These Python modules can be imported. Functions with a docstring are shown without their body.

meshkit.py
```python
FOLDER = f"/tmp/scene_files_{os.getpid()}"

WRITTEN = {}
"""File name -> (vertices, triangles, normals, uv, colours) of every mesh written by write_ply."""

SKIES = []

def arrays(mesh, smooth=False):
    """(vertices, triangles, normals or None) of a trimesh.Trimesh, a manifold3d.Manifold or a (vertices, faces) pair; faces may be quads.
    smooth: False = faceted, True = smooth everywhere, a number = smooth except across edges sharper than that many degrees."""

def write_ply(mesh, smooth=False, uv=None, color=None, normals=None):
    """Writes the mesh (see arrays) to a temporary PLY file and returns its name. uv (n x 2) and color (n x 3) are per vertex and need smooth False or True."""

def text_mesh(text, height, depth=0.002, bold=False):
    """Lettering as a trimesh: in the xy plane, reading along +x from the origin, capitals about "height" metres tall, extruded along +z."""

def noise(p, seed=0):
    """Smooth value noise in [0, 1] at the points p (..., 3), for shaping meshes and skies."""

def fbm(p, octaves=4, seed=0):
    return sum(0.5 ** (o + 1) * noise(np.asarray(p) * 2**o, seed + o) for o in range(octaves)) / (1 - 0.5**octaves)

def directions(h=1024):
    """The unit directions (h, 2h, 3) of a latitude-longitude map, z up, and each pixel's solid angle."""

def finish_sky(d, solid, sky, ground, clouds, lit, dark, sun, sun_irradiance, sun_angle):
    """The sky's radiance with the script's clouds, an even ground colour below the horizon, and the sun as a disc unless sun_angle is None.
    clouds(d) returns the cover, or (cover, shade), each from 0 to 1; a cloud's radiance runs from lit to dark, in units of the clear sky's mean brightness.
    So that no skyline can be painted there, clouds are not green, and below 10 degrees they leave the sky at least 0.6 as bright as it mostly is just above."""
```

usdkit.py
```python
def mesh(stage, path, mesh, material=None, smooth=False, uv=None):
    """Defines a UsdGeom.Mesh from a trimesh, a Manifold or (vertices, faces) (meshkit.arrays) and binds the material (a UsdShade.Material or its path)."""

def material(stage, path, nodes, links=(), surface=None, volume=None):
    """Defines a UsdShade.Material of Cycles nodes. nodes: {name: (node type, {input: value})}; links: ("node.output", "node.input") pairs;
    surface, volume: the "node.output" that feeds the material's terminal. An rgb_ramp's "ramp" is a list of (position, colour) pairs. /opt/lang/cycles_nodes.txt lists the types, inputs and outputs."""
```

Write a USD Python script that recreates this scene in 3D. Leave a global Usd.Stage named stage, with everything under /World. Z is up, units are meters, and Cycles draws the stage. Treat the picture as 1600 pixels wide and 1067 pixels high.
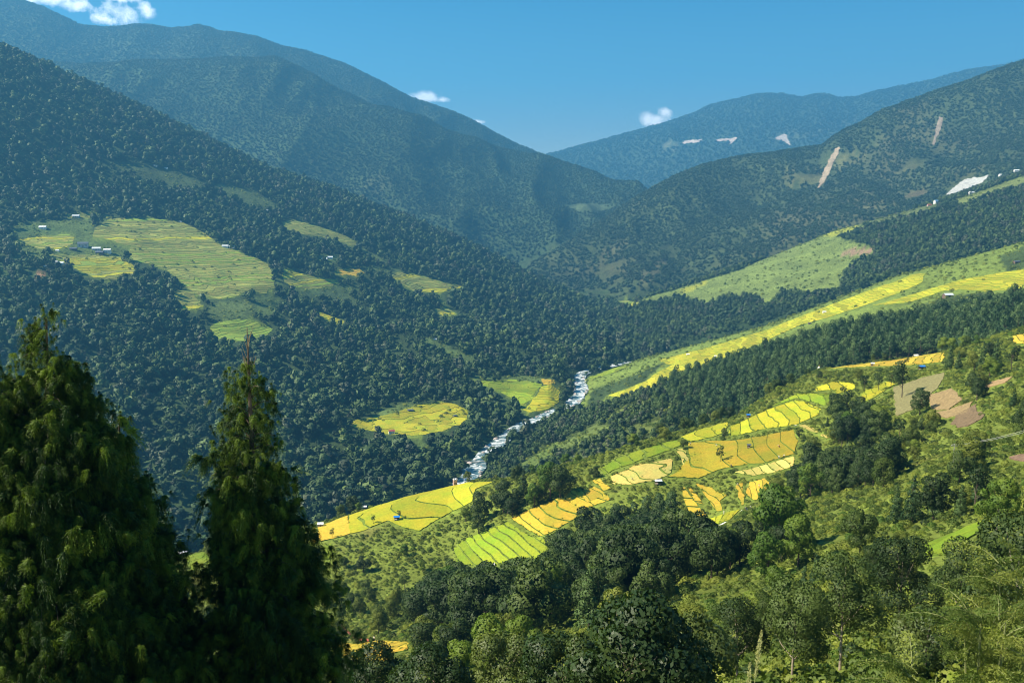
import math
import numpy as np
import shapely
import trimesh
import manifold3d as m3
import usdkit
import meshkit
from pxr import Usd, UsdGeom, UsdLux, UsdShade, Gf, Sdf, Vt

stage = Usd.Stage.CreateInMemory()
UsdGeom.SetStageUpAxis(stage, "Z")
UsdGeom.SetStageMetersPerUnit(stage, 1.0)
UsdGeom.Xform.Define(stage, "/World")
UsdGeom.Scope.Define(stage, "/World/Looks")

# ------------------------------------------------------------------ camera, sky, sun, exposure
FPX, CX, CY = 1400.0, 800.0, 533.5            # focal length and centre in photograph pixels (1600 x 1067)
PITCH = math.atan((533.5 - 340.0) / 1400.0)   # the horizon lies at row 340
CP, SP = math.cos(PITCH), math.sin(PITCH)
cam = UsdGeom.Camera.Define(stage, "/World/camera")
cam.CreateHorizontalApertureAttr(36.0)
cam.CreateVerticalApertureAttr(36.0 * 1067 / 1600)
cam.CreateFocalLengthAttr(36.0 * FPX / 1600.0)
cam.CreateClippingRangeAttr(Gf.Vec2f(0.5, 60000.0))
cam.AddRotateXOp().Set(90.0 - math.degrees(PITCH))
cam.CreateExposureAttr(1.22)

SUN_EL, SUN_AZ = math.radians(44.0), math.radians(-102.0)     # azimuth from +y towards +x
SUN_DIR = np.array([math.cos(SUN_EL) * math.sin(SUN_AZ), math.cos(SUN_EL) * math.cos(SUN_AZ), math.sin(SUN_EL)])
sun = UsdLux.DistantLight.Define(stage, "/World/sun")
sun.CreateIntensityAttr(1.25)
sun.CreateAngleAttr(0.53)
sun.CreateNormalizeAttr(True)
sun.CreateColorAttr(Gf.Vec3f(1.0, 0.91, 0.72))
sun.AddRotateZOp().Set(-math.degrees(SUN_AZ))
sun.AddRotateXOp().Set(-(90.0 - math.degrees(SUN_EL)))

dome = UsdLux.DomeLight.Define(stage, "/World/sky")


def pix_dir(px, row):
    """The direction (x, y, z) seen at a pixel of the photograph, scaled so that y (forward) is 1."""
    a, b = (np.asarray(px, float) - CX) / FPX, (CY - np.asarray(row, float)) / FPX
    y, z = CP + b * SP, -SP + b * CP
    return a / y, np.ones_like(a / y), z / y


def project(x, y, z):
    d = y * CP - z * SP
    return CX + FPX * x / d, CY - FPX * (y * SP + z * CP) / d


CLOUDS = [(70, -4, 46, 15, 1), (128, 8, 30, 14, 2), (182, 18, 36, 24, 3), (160, 30, 30, 12, 4), (185, -6, 40, 12, 5), (229, 14, 15, 14, 6), (664, 152, 28, 10, 7), (690, 156, 14, 5, 8), (748, 191, 16, 4, 9), (1026, 186, 26, 13, 10), (1038, 176, 15, 9, 11)]
sn = {"sky": ("sky_texture", dict(sky_type="single_scattering", sun_disc=False, sun_elevation=SUN_EL, sun_rotation=SUN_AZ, altitude=1800.0, air_density=1.0, aerosol_density=0.6, ozone_density=2.2)),
      "tc": ("texture_coordinate", {}), "nz": ("noise_texture", dict(scale=46.0, detail=8.0, roughness=0.66)), "n2": ("noise_texture", dict(scale=160.0, detail=4.0, roughness=0.6)),
      "sz": ("separate_xyz", {}), "deep": ("rgb_ramp", {"ramp": [(0.0, (2.0, 1.6, 1.25)), (0.08, (1.35, 1.32, 1.13)), (0.15, (0.50, 1.03, 1.06)), (0.25, (0.02, 0.72, 0.98)), (0.5, (0.02, 0.66, 0.95)), (1.0, (0.08, 0.64, 0.90))]}),
      "tint": ("mix_color", dict(blend_type="multiply", fac=1.0, use_clamp=False)),
      "bg": ("background_shader", dict(strength=0.054))}
sl = [("tc.generated", "nz.vector"), ("tc.generated", "n2.vector"), ("sky.color", "tint.a"), ("tc.generated", "sz.vector"), ("sz.z", "deep.fac"), ("deep.color", "tint.b")]
last = "tint.result"
for i, (px, row, wx, wy, seed) in enumerate(CLOUDS):
    d = np.array([float(v) for v in pix_dir(px, row)])
    n = np.linalg.norm(d)
    d = d / n
    r = wx / FPX * math.cos(math.atan((px - CX) / FPX)) ** 1.5
    # an ellipse round the cloud's direction: distance with the vertical stretched, broken up by the noise
    sn[f"s{i}"] = ("vector_math", dict(math_type="subtract", vector2=tuple(d)))
    sn[f"m{i}"] = ("vector_math", dict(math_type="multiply", vector2=(1, 1, wx / wy)))
    sn[f"l{i}"] = ("vector_math", dict(math_type="length"))
    sn[f"r{i}"] = ("map_range", dict(from_min=0.0, from_max=r * 1.3, to_min=1.0, to_max=0.0, clamp=True))
    sn[f"a{i}"] = ("math", dict(math_type="multiply_add", value2=2.5, value3=-1.02))
    sn[f"b{i}"] = ("math", dict(math_type="add"))
    sn[f"c{i}"] = ("map_range", dict(from_min=0.50, from_max=1.12, to_min=0.0, to_max=0.92, clamp=True))
    sn[f"k{i}"] = ("math", dict(math_type="multiply", value2=2.2, use_clamp=True))
    sn[f"e{i}"] = ("math", dict(math_type="multiply"))
    sn[f"x{i}"] = ("mix_color", dict(blend_type="mix", b=(21.0, 21.0, 21.0), use_clamp=False, use_clamp_result=False))
    sl += [("tc.generated", f"s{i}.vector1"), (f"s{i}.vector", f"m{i}.vector1"), (f"m{i}.vector", f"l{i}.vector1"), (f"l{i}.value", f"r{i}.value"),
           ("nz.fac", f"a{i}.value1"), (f"r{i}.result", f"b{i}.value1"), (f"a{i}.value", f"b{i}.value2"), (f"b{i}.value", f"c{i}.value"),
           (f"r{i}.result", f"k{i}.value1"), (f"k{i}.value", f"e{i}.value1"), (f"c{i}.result", f"e{i}.value2"), (f"e{i}.value", f"x{i}.fac"), (last, f"x{i}.a")]
    last = f"x{i}.result"
sl.append((last, "bg.color"))
sky_mat = usdkit.material(stage, "/World/Looks/sky_light", sn, sl, surface="bg.background")
UsdShade.MaterialBindingAPI.Apply(dome.GetPrim()).Bind(sky_mat)

# ------------------------------------------------------------------ helpers
used_names = {}
RNG = np.random.default_rng(7)


def numbered(parent, name):
    k = used_names.get((parent, name), 0)
    used_names[(parent, name)] = k + 1
    return f"{parent}/{name}" if k == 0 else f"{parent}/{name}_{k:03d}"


def tag(p, label=None, cat=None, group=None, kind=None):
    p = p.GetPrim() if hasattr(p, "GetPrim") else p
    for key, v in (("label", label), ("category", cat), ("group", group), ("kind", kind)):
        if v:
            p.SetCustomDataByKey(key, v)
    return p


def empty(name, loc=(0, 0, 0), rz=0.0, scale=None, tilt=None, parent="/World"):
    x = UsdGeom.Xform.Define(stage, numbered(parent, name))
    x.AddTranslateOp().Set(Gf.Vec3d(*map(float, loc)))
    if rz:
        x.AddRotateZOp().Set(float(rz))
    if tilt:
        x.AddRotateXYZOp().Set(Gf.Vec3f(*map(float, tilt)))
    if scale is not None:
        s = (scale,) * 3 if np.ndim(scale) == 0 else scale
        x.AddScaleOp().Set(Gf.Vec3f(*map(float, s)))
    return x


def obj(name, mesh, mat, parent="/World", smooth=False, normals=None, primvars=None):
    parent = parent if isinstance(parent, str) else str(parent.GetPath())
    m = usdkit.mesh(stage, numbered(parent, name), mesh, mat, smooth=smooth)
    if normals is not None:
        m.CreateNormalsAttr(Vt.Vec3fArray.FromNumpy(np.asarray(normals, np.float32)))
        m.SetNormalsInterpolation("vertex")
    for k, v in (primvars or {}).items():
        v = np.asarray(v, np.float32)
        pv = UsdGeom.PrimvarsAPI(m).CreatePrimvar(k, Sdf.ValueTypeNames.Color3fArray if v.ndim == 2 else Sdf.ValueTypeNames.FloatArray, "vertex")
        pv.Set(Vt.Vec3fArray.FromNumpy(v) if v.ndim == 2 else Vt.FloatArray.FromNumpy(v))
    return m


def srgb(r, g, b):
    return tuple(float(v) for v in ((np.array([r, g, b]) / 255.0) ** 2.2))


# ------------------------------------------------------------------ terrain: spurs described by a few lines each, as (pixel, row, metres forward)
def T(*pts):
    return list(pts)


LAYERS = {}


def layer(name, *lines, back=0.06):
    ks = []
    for ln in lines:
        a = np.array(ln, float)
        u, _, e = pix_dir(a[:, 0], a[:, 1])
        ks.append((u, np.log(a[:, 2]), e))
    u, ly, e = ks[-1]
    ks.append((u, ly + 0.25, e - back))
    ks.append((u, ly + 0.7, e - back * 4 - 0.1))
    LAYERS[name] = ks


layer("hillside",
      [(-900, 1800, 3), (2600, 1800, 3)],
      [(-900, 1330, 9), (400, 1330, 9), (2600, 1330, 9)],
      [(-900, 1200, 26), (400, 1200, 26), (900, 1190, 26), (1600, 1170, 26), (2600, 1150, 26)],
      [(-900, 1140, 60), (500, 1130, 60), (900, 1105, 60), (1300, 1065, 60), (1600, 1010, 60), (2600, 760, 60)],
      [(-900, 1100, 140), (500, 1085, 140), (800, 1045, 135), (1100, 985, 130), (1300, 935, 125), (1600, 845, 120), (2600, 480, 120)],
      [(-900, 1045, 260), (540, 1018, 255), (620, 1008, 255), (800, 955, 250), (1000, 905, 240), (1300, 810, 230), (1600, 700, 220), (2600, 330, 220)],
      [(-900, 1010, 345), (300, 967, 365), (500, 950, 365), (700, 925, 365), (850, 898, 345), (1000, 868, 340), (1100, 832, 350), (1300, 743, 340), (1450, 670, 330), (1600, 600, 320), (2600, 240, 320)],
      [(-900, 960, 375), (300, 888, 405), (500, 852, 418), (700, 822, 430), (850, 800, 398), (1000, 750, 410), (1100, 718, 430), (1280, 642, 450), (1450, 600, 430), (1600, 556, 400), (2600, 170, 400)],
      [(-900, 1100, 395), (-200, 960, 415), (200, 890, 430), (290, 868, 438), (400, 842, 448), (500, 818, 458), (640, 775, 480), (740, 752, 488), (800, 748, 478), (900, 722, 465), (1000, 692, 480), (1150, 652, 510), (1210, 612, 540), (1280, 578, 560), (1400, 562, 560), (1470, 551, 540), (1600, 512, 480), (2600, 130, 480)])
layer("forest_slope",
      [(500, 900, 800), (600, 850, 790), (740, 800, 800), (900, 760, 780), (1100, 680, 760), (1280, 620, 700), (1480, 575, 660), (1600, 545, 640), (2600, 240, 640)],
      [(500, 850, 960), (600, 800, 960), (740, 765, 970), (800, 727, 1000), (900, 690, 960), (1000, 652, 900), (1100, 620, 880), (1200, 584, 860), (1300, 556, 830), (1400, 538, 820), (1480, 520, 800), (1600, 502, 760), (2600, 190, 760)],
      [(500, 850, 1000), (700, 770, 1020), (745, 745, 1045), (800, 700, 1150), (870, 662, 1240), (940, 636, 1200), (1000, 618, 1110), (1100, 592, 1020), (1200, 562, 980), (1300, 534, 950), (1400, 517, 930), (1480, 505, 900), (1600, 482, 860), (2600, 130, 860)])
layer("terraced_slope",
      [(700, 760, 1240), (850, 650, 1330), (930, 642, 1300), (1000, 622, 1250), (1100, 592, 1180), (1200, 560, 1120), (1300, 540, 1080), (1400, 520, 1050), (1500, 495, 1020), (1600, 475, 1000), (2600, 120, 1000)],
      [(700, 720, 1380), (850, 630, 1420), (930, 610, 1450), (1000, 585, 1450), (1100, 560, 1430), (1200, 535, 1380), (1300, 506, 1340), (1400, 478, 1310), (1500, 452, 1280), (1600, 430, 1260), (2600, 90, 1260)],
      [(700, 720, 1480), (880, 606, 1530), (930, 587, 1600), (960, 575, 1660), (1000, 561, 1680), (1100, 535, 1660), (1200, 508, 1620), (1300, 470, 1590), (1400, 432, 1570), (1500, 405, 1540), (1600, 378, 1520), (2600, 30, 1500)])
layer("grassy_spur",
      [(700, 640, 1800), (880, 580, 1800), (960, 560, 1880), (1000, 550, 1900), (1100, 530, 1900), (1200, 505, 1880), (1300, 470, 1850), (1400, 430, 1850), (1600, 385, 1850), (2600, 40, 1850)],
      [(700, 640, 2050), (900, 540, 2100), (1000, 508, 2200), (1100, 482, 2220), (1200, 452, 2220), (1300, 420, 2200), (1450, 370, 2200), (1600, 330, 2150), (2600, -20, 2150)],
      [(700, 640, 2050), (850, 535, 2150), (900, 515, 2270), (930, 500, 2370), (1000, 468, 2480), (1060, 450, 2540), (1100, 437, 2580), (1200, 403, 2640), (1300, 362, 2680), (1400, 335, 2700), (1480, 312, 2700), (1600, 272, 2650), (2600, -60, 2650)])
layer("rocky_mountain",
      [(700, 560, 2900), (820, 480, 3000), (900, 472, 2980), (1000, 472, 2950), (1100, 440, 3000), (1300, 375, 3100), (1480, 325, 3100), (1600, 285, 3100), (2600, 0, 3100)],
      [(700, 560, 3300), (830, 445, 3320), (900, 428, 3350), (1000, 398, 3480), (1100, 362, 3600), (1200, 335, 3700), (1300, 305, 3750), (1450, 260, 3750), (1600, 215, 3750), (2600, -100, 3750)],
      [(700, 560, 3500), (790, 455, 3500), (838, 414, 3620), (880, 384, 3740), (940, 346, 3900), (1000, 306, 4050), (1050, 278, 4150), (1100, 258, 4250), (1150, 247, 4320), (1200, 240, 4350), (1285, 228, 4350), (1300, 215, 4350), (1340, 195, 4350), (1380, 172, 4350), (1450, 148, 4350), (1520, 124, 4350), (1600, 95, 4350), (1800, 10, 4350), (2600, -200, 4350)])
layer("wooded_mountainside",
      [(-900, 1000, 840), (300, 900, 840), (500, 830, 920), (650, 785, 990), (745, 742, 1050), (795, 694, 1175), (850, 655, 1290), (892, 622, 1420), (897, 595, 1570), (930, 580, 1650), (1000, 590, 1750), (1100, 640, 1800)],
      [(-900, 900, 930), (0, 720, 980), (300, 745, 1000), (500, 735, 1060), (620, 700, 1130), (740, 680, 1180), (800, 655, 1260), (850, 632, 1350), (885, 600, 1480), (905, 570, 1680), (950, 548, 1850), (1000, 580, 1900), (1100, 640, 1900)],
      [(-900, 700, 1150), (0, 560, 1200), (300, 580, 1330), (500, 590, 1420), (620, 600, 1420), (740, 600, 1480), (800, 595, 1560), (850, 575, 1700), (900, 540, 1950), (950, 522, 2150), (1000, 560, 2150), (1100, 640, 2150)],
      [(-900, 480, 1450), (0, 430, 1560), (150, 420, 1700), (300, 450, 1780), (500, 480, 1880), (700, 520, 1950), (800, 520, 2050), (880, 515, 2200), (940, 508, 2350), (1000, 550, 2350), (1100, 640, 2300)],
      [(-900, 330, 1750), (0, 340, 1900), (200, 340, 2080), (400, 360, 2250), (550, 390, 2350), (700, 430, 2450), (800, 460, 2500), (880, 485, 2520), (940, 500, 2500), (1000, 550, 2450), (1100, 640, 2400)],
      [(-900, -260, 2300), (-400, -110, 2500), (0, 74, 2650), (60, 98, 2700), (130, 130, 2760), (200, 163, 2820), (300, 208, 2900), (420, 267, 2980), (520, 298, 3020), (620, 337, 3030), (700, 367, 3020), (780, 407, 2980), (850, 442, 2900), (900, 464, 2800), (940, 490, 2650), (970, 514, 2550), (1000, 560, 2500), (1100, 640, 2450)])
layer("blue_mountain",
      [(-900, 320, 3900), (0, 270, 4000), (200, 290, 4000), (400, 340, 3900), (700, 410, 3800), (840, 425, 3750), (960, 395, 3900), (1000, 390, 4100), (1150, 470, 4100), (1300, 520, 4100)],
      [(-900, 210, 4500), (0, 190, 4500), (200, 200, 4550), (430, 190, 4750), (560, 235, 4700), (700, 300, 4500), (850, 340, 4400), (930, 330, 4550), (995, 338, 4700), (1040, 366, 4700), (1150, 440, 4700), (1300, 520, 4700)],
      [(-900, 60, 5200), (0, 100, 5200), (200, 105, 5300), (430, 92, 5700), (500, 128, 5700), (560, 158, 5700), (640, 186, 5650), (700, 208, 5600), (780, 232, 5550), (850, 249, 5500), (930, 278, 5400), (995, 310, 5250), (1040, 345, 5200), (1150, 430, 5200), (1300, 520, 5200)])
layer("high_ridge",
      [(-900, 150, 5600), (0, 120, 5700), (400, 150, 5900), (700, 250, 6000), (850, 290, 6000), (1000, 350, 6000), (1200, 450, 6000)],
      [(-900, -110, 6700), (-400, -80, 6800), (-100, -50, 6900), (0, -10, 7000), (35, 2, 7000), (70, 14, 7000), (100, 28, 7000), (125, 41, 7000), (160, 44, 7000), (190, 43, 7050), (215, 39, 7050), (240, 41, 7050), (265, 46, 7100), (290, 44, 7100), (310, 40, 7100), (328, 44, 7100), (340, 50, 7100), (365, 52, 7100), (400, 59, 7150), (440, 73, 7200), (470, 79, 7200), (540, 101, 7200), (580, 121, 7200), (640, 153, 7200), (700, 173, 7200), (740, 190, 7150), (770, 207, 7100), (800, 223, 7100), (850, 244, 7000), (900, 272, 7000), (1000, 340, 7000), (1200, 450, 7000)])
layer("distant_mountain",
      [(500, 420, 8200), (700, 400, 8200), (900, 360, 8200), (1100, 330, 8200), (1400, 280, 8200), (2600, 200, 8200)],
      [(500, 360, 9500), (700, 330, 9500), (860, 285, 9600), (1000, 255, 9700), (1100, 232, 9800), (1250, 215, 9800), (1400, 205, 9800), (1600, 160, 9800), (2600, 140, 9800)],
      [(500, 340, 11000), (700, 300, 11000), (800, 262, 11000), (858, 242, 11000), (940, 221, 11100), (1000, 204, 11200), (1050, 191, 11300), (1085, 178, 11300), (1110, 165, 11300), (1150, 156, 11300), (1185, 148, 11300), (1222, 148, 11300), (1250, 154, 11300), (1275, 148, 11300), (1295, 149, 11300), (1310, 155, 11300), (1340, 153, 11300), (1370, 143, 11300), (1410, 135, 11300), (1460, 126, 11300), (1490, 116, 11300), (1520, 110, 11300), (1570, 103, 11300), (1660, 80, 11300), (2600, 70, 11300)])
ORDER = list(LAYERS)

RIVER_PIX = [(560, 830, -306), (640, 790, -304), (700, 768, -303), (728, 752, -302), (737, 738, -301), (745, 725, -300), (765, 704, -298), (790, 682, -296), (812, 666, -294), (840, 655, -292), (868, 642, -290), (890, 632, -288), (904, 618, -286), (908, 604, -285), (905, 592, -284), (911, 583, -283), (925, 578, -282), (950, 572, -281), (990, 566, -281)]


def river_path():
    a = np.array(RIVER_PIX, float)
    u, _, e = pix_dir(a[:, 0], a[:, 1])
    y = a[:, 2] / e
    p = np.stack([u * y, y, a[:, 2]], 1)
    s = np.r_[0, np.cumsum(np.linalg.norm(np.diff(p[:, :2], axis=0), axis=1))]
    t = np.arange(0, s[-1], 4.0)
    from scipy.interpolate import PchipInterpolator
    return np.stack([PchipInterpolator(s, p[:, k])(t) for k in range(3)], 1)


RIVER = river_path()
from scipy.spatial import cKDTree
RIVER_TREE = cKDTree(RIVER[:, :2])
SOFT = {"hillside": 0.35}


def fbm2(x, y, lx, ly, octaves=4, seed=0):
    return meshkit.fbm(np.stack([x / lx, y / ly, np.full(np.shape(x), 0.5)], -1), octaves, seed) - 0.5


def ridged(x, y, lx, ly, octaves=3, seed=0):
    out, amp, tot = 0, 1.0, 0
    for o in range(octaves):
        n = meshkit.noise(np.stack([x / lx * 2 ** o, y / ly * 2 ** o, np.full(np.shape(x), 0.5 + o)], -1), seed + o)
        out, tot, amp = out + amp * (1 - np.abs(2 * n - 1)), tot + amp, amp * 0.5
    return out / tot - 0.62


def layer_e(name, u, ly):
    """z / y of one spur at (u = x / y, ly = log y), and how far below its crest line the point lies (0 at the crest, 1 at its foot)."""
    ks = LAYERS[name]
    L = np.stack([np.interp(u, k[0], k[1]) for k in ks])
    E = np.stack([np.interp(u, k[0], k[2]) for k in ks])
    h, d = np.diff(L, axis=0), None
    h = np.maximum(h, 1e-4)
    d = np.diff(E, axis=0) / h
    t = np.zeros_like(E)
    a, b = d[:-1], d[1:]
    t[1:-1] = np.where(a * b > 0, 2 * a * b / np.where(np.abs(a + b) < 1e-12, 1e-12, a + b), 0.0)
    t[0], t[-1] = d[0], d[-1]
    i = np.clip((ly[None] >= L).sum(0) - 1, 0, len(ks) - 2)
    n = np.arange(len(u))
    hh, s = h[i, n], (ly - L[i, n]) / h[i, n]
    out = E[i, n] * (1 + 2 * s) * (1 - s) ** 2 + t[i, n] * hh * s * (1 - s) ** 2 + E[i + 1, n] * s * s * (3 - 2 * s) - t[i + 1, n] * hh * s * s * (1 - s)
    out = np.where(s < 0, E[0] + 1.2 * (ly - L[0]), out)
    out = np.where(s > 1, E[-1] - 0.6 * (ly - L[-1]), out)
    if name == "hillside":
        out = np.where(s < 0, E[0] * np.exp(L[0] - ly), out)
    crest = len(ks) - 3
    return out, np.clip((L[crest] - ly) / (L[crest] - L[0]), -1, 1.5)


def relief(name, x, y, down):
    """The spur's own relief in metres: gullies and hummocks, small at the crest so that the skylines stay."""
    k = np.clip(down * 3.0, 0.0, 1.0) * np.clip((1.3 - down) * 3, 0, 1)
    if name == "hillside":
        amp = np.clip((y - 40) / 200.0, 0, 1)
        return amp * (3.0 * fbm2(x, y, 45, 45, 4, 3)) * (0.3 + 0.7 * k)
    if name == "forest_slope":
        return 16 * fbm2(x, y, 130, 130, 4, 5) * (0.25 + k)
    if name == "terraced_slope":
        return 14 * fbm2(x, y, 160, 160, 4, 6) * (0.2 + k)
    if name == "grassy_spur":
        return 26 * fbm2(x, y, 240, 240, 4, 7) * (0.2 + k) + 10 * ridged(x, y, 160, 400, 2, 9) * k
    if name == "rocky_mountain":
        return k * (170 * ridged(x, y, 300, 800, 3, 11) + 40 * fbm2(x, y, 200, 200, 4, 12)) + 22 * fbm2(x, y, 120, 120, 4, 13)
    if name == "wooded_mountainside":
        return k * (85 * fbm2(x, y, 360, 360, 4, 15) + 50 * ridged(x, y, 420, 260, 2, 16)) + 12 * fbm2(x, y, 90, 90, 3, 17)
    if name == "blue_mountain":
        return k * (300 * ridged(x, y, 760, 1600, 2, 21) + 210 * ridged(x, y, 300, 1100, 2, 29) + 70 * fbm2(x, y, 250, 250, 4, 22)) + 26 * fbm2(x, y, 140, 140, 4, 23)
    if name == "high_ridge":
        return np.clip(down * 1.6 - 0.1, 0.02, 0.8) * (250 * ridged(x, y, 270, 1700, 2, 25) + 200 * ridged(x, y, 700, 1600, 2, 28) + 60 * fbm2(x, y, 250, 250, 4, 26)) + 20 * fbm2(x, y, 120, 120, 3, 27)
    return k * (260 * ridged(x, y, 1300, 2200, 3, 31) + 120 * fbm2(x, y, 500, 500, 4, 32)) + 30 * fbm2(x, y, 200, 200, 3, 33)


def ground(x, y, want_layer=False):
    """Height of the ground at (x, y), and which spur it belongs to."""
    shape = np.shape(x)
    x, y = np.ravel(np.asarray(x, float)), np.maximum(np.ravel(np.asarray(y, float)), 0.5)
    u, ly = x / y, np.log(y)
    dist, near = RIVER_TREE.query(np.stack([x, y], 1), workers=4)
    zr = RIVER[near, 2]
    best = np.where(y < 3000, zr - 3 + 0.10 * np.minimum(dist, 60) + 0.008 * np.maximum(0, y - 1700), -250 + 0.02 * (y - 3000))
    best = np.where(y < 700, -330.0, best)
    which = np.full(len(x), ORDER.index("wooded_mountainside"))
    for k, name in enumerate(ORDER):
        lo, hi = LAYERS[name][0][1].min() - 0.5, LAYERS[name][-1][1].max() + 0.4
        m = (ly > lo) & (ly < hi) & (u > LAYERS[name][0][0][0] - 0.5)
        if not m.any():
            continue
        e, down = layer_e(name, u[m], ly[m])
        z = e * y[m] + relief(name, x[m], y[m], down)
        up = z > best[m]
        idx = np.nonzero(m)[0][up]
        best[idx], which[idx] = z[up], k
    w = 9.5 + 2.5 * fbm2(x, y, 60, 60, 2, 41)
    cap = zr - 2.0 + np.maximum(0, dist - w) * (0.42 + 0.004 * np.maximum(0, dist - w))
    best = np.where((y > 900) & (y < 2600) & (dist < 220), np.minimum(best, cap), best)
    return (best.reshape(shape), which.reshape(shape)) if want_layer else best.reshape(shape)


# the ground as a grid, even in bearing and in log distance
U0, U1, NU = -1.02, 1.02, 620
LY0, LY1, NL = math.log(3.0), math.log(14000.0), 640
us = np.linspace(U0, U1, NU)
lys = np.linspace(LY0, LY1, NL)
GU, GL = np.meshgrid(us, lys, indexing="ij")
GY = np.exp(GL)
GX = GU * GY
GZ, GW = ground(GX, GY, True)
GE = GZ / GY
HORIZON = np.maximum.accumulate(GE, axis=1)          # the steepest sight line met so far


def grid_at(A, u, ly):
    fi, fj = np.clip((u - U0) / (U1 - U0) * (NU - 1), 0, NU - 1.001), np.clip((ly - LY0) / (LY1 - LY0) * (NL - 1), 0, NL - 1.001)
    i, j = fi.astype(int), fj.astype(int)
    a, b = fi - i, fj - j
    return A[i, j] * (1 - a) * (1 - b) + A[i + 1, j] * a * (1 - b) + A[i, j + 1] * (1 - a) * b + A[i + 1, j + 1] * a * b


def seen(x, y, ztop, slack=0.0):
    """Whether a point of this height shows above all ground nearer to the camera."""
    u, ly = x / y, np.log(y)
    return ztop / y + slack > grid_at(HORIZON, u, ly - (LY1 - LY0) / NL * 1.5)


def at(px, row, only=None, ymin=3.0):
    """The ground point seen at a pixel of the photograph (of the named spur, when given)."""
    px, row = np.atleast_1d(np.asarray(px, float)), np.atleast_1d(np.asarray(row, float))
    u, _, e = pix_dir(px, row)
    fine = np.linspace(max(LY0, math.log(ymin)), LY1, 2600)
    E = grid_at(GE, np.repeat(u[:, None], len(fine), 1).ravel(), np.tile(fine, len(u))).reshape(len(u), -1)
    hit = E >= e[:, None]
    if only:
        k = ORDER.index(only)
        fi = np.clip(np.rint((u - U0) / (U1 - U0) * (NU - 1)), 0, NU - 1).astype(int)
        fj = np.clip(np.rint((fine - LY0) / (LY1 - LY0) * (NL - 1)), 0, NL - 1).astype(int)
        on = GW[fi[:, None], fj[None, :]] == k
        first = np.argmax(hit & on, axis=1)
        first = np.where((hit & on).any(1), first, np.argmin(np.abs(E - e[:, None]) + 9.0 * ~on, axis=1))
    else:
        first = np.where(hit.any(1), np.argmax(hit, axis=1), np.argmin(np.abs(E - e[:, None]) + 9.0 * (fine < 60)[None], axis=1))
    y = np.exp(fine[first])
    return np.stack([u * y, y, z_at(u * y, y)], 1)


def z_at(x, y):
    return grid_at(GZ, np.asarray(x, float) / np.asarray(y, float), np.log(np.asarray(y, float)))

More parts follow.
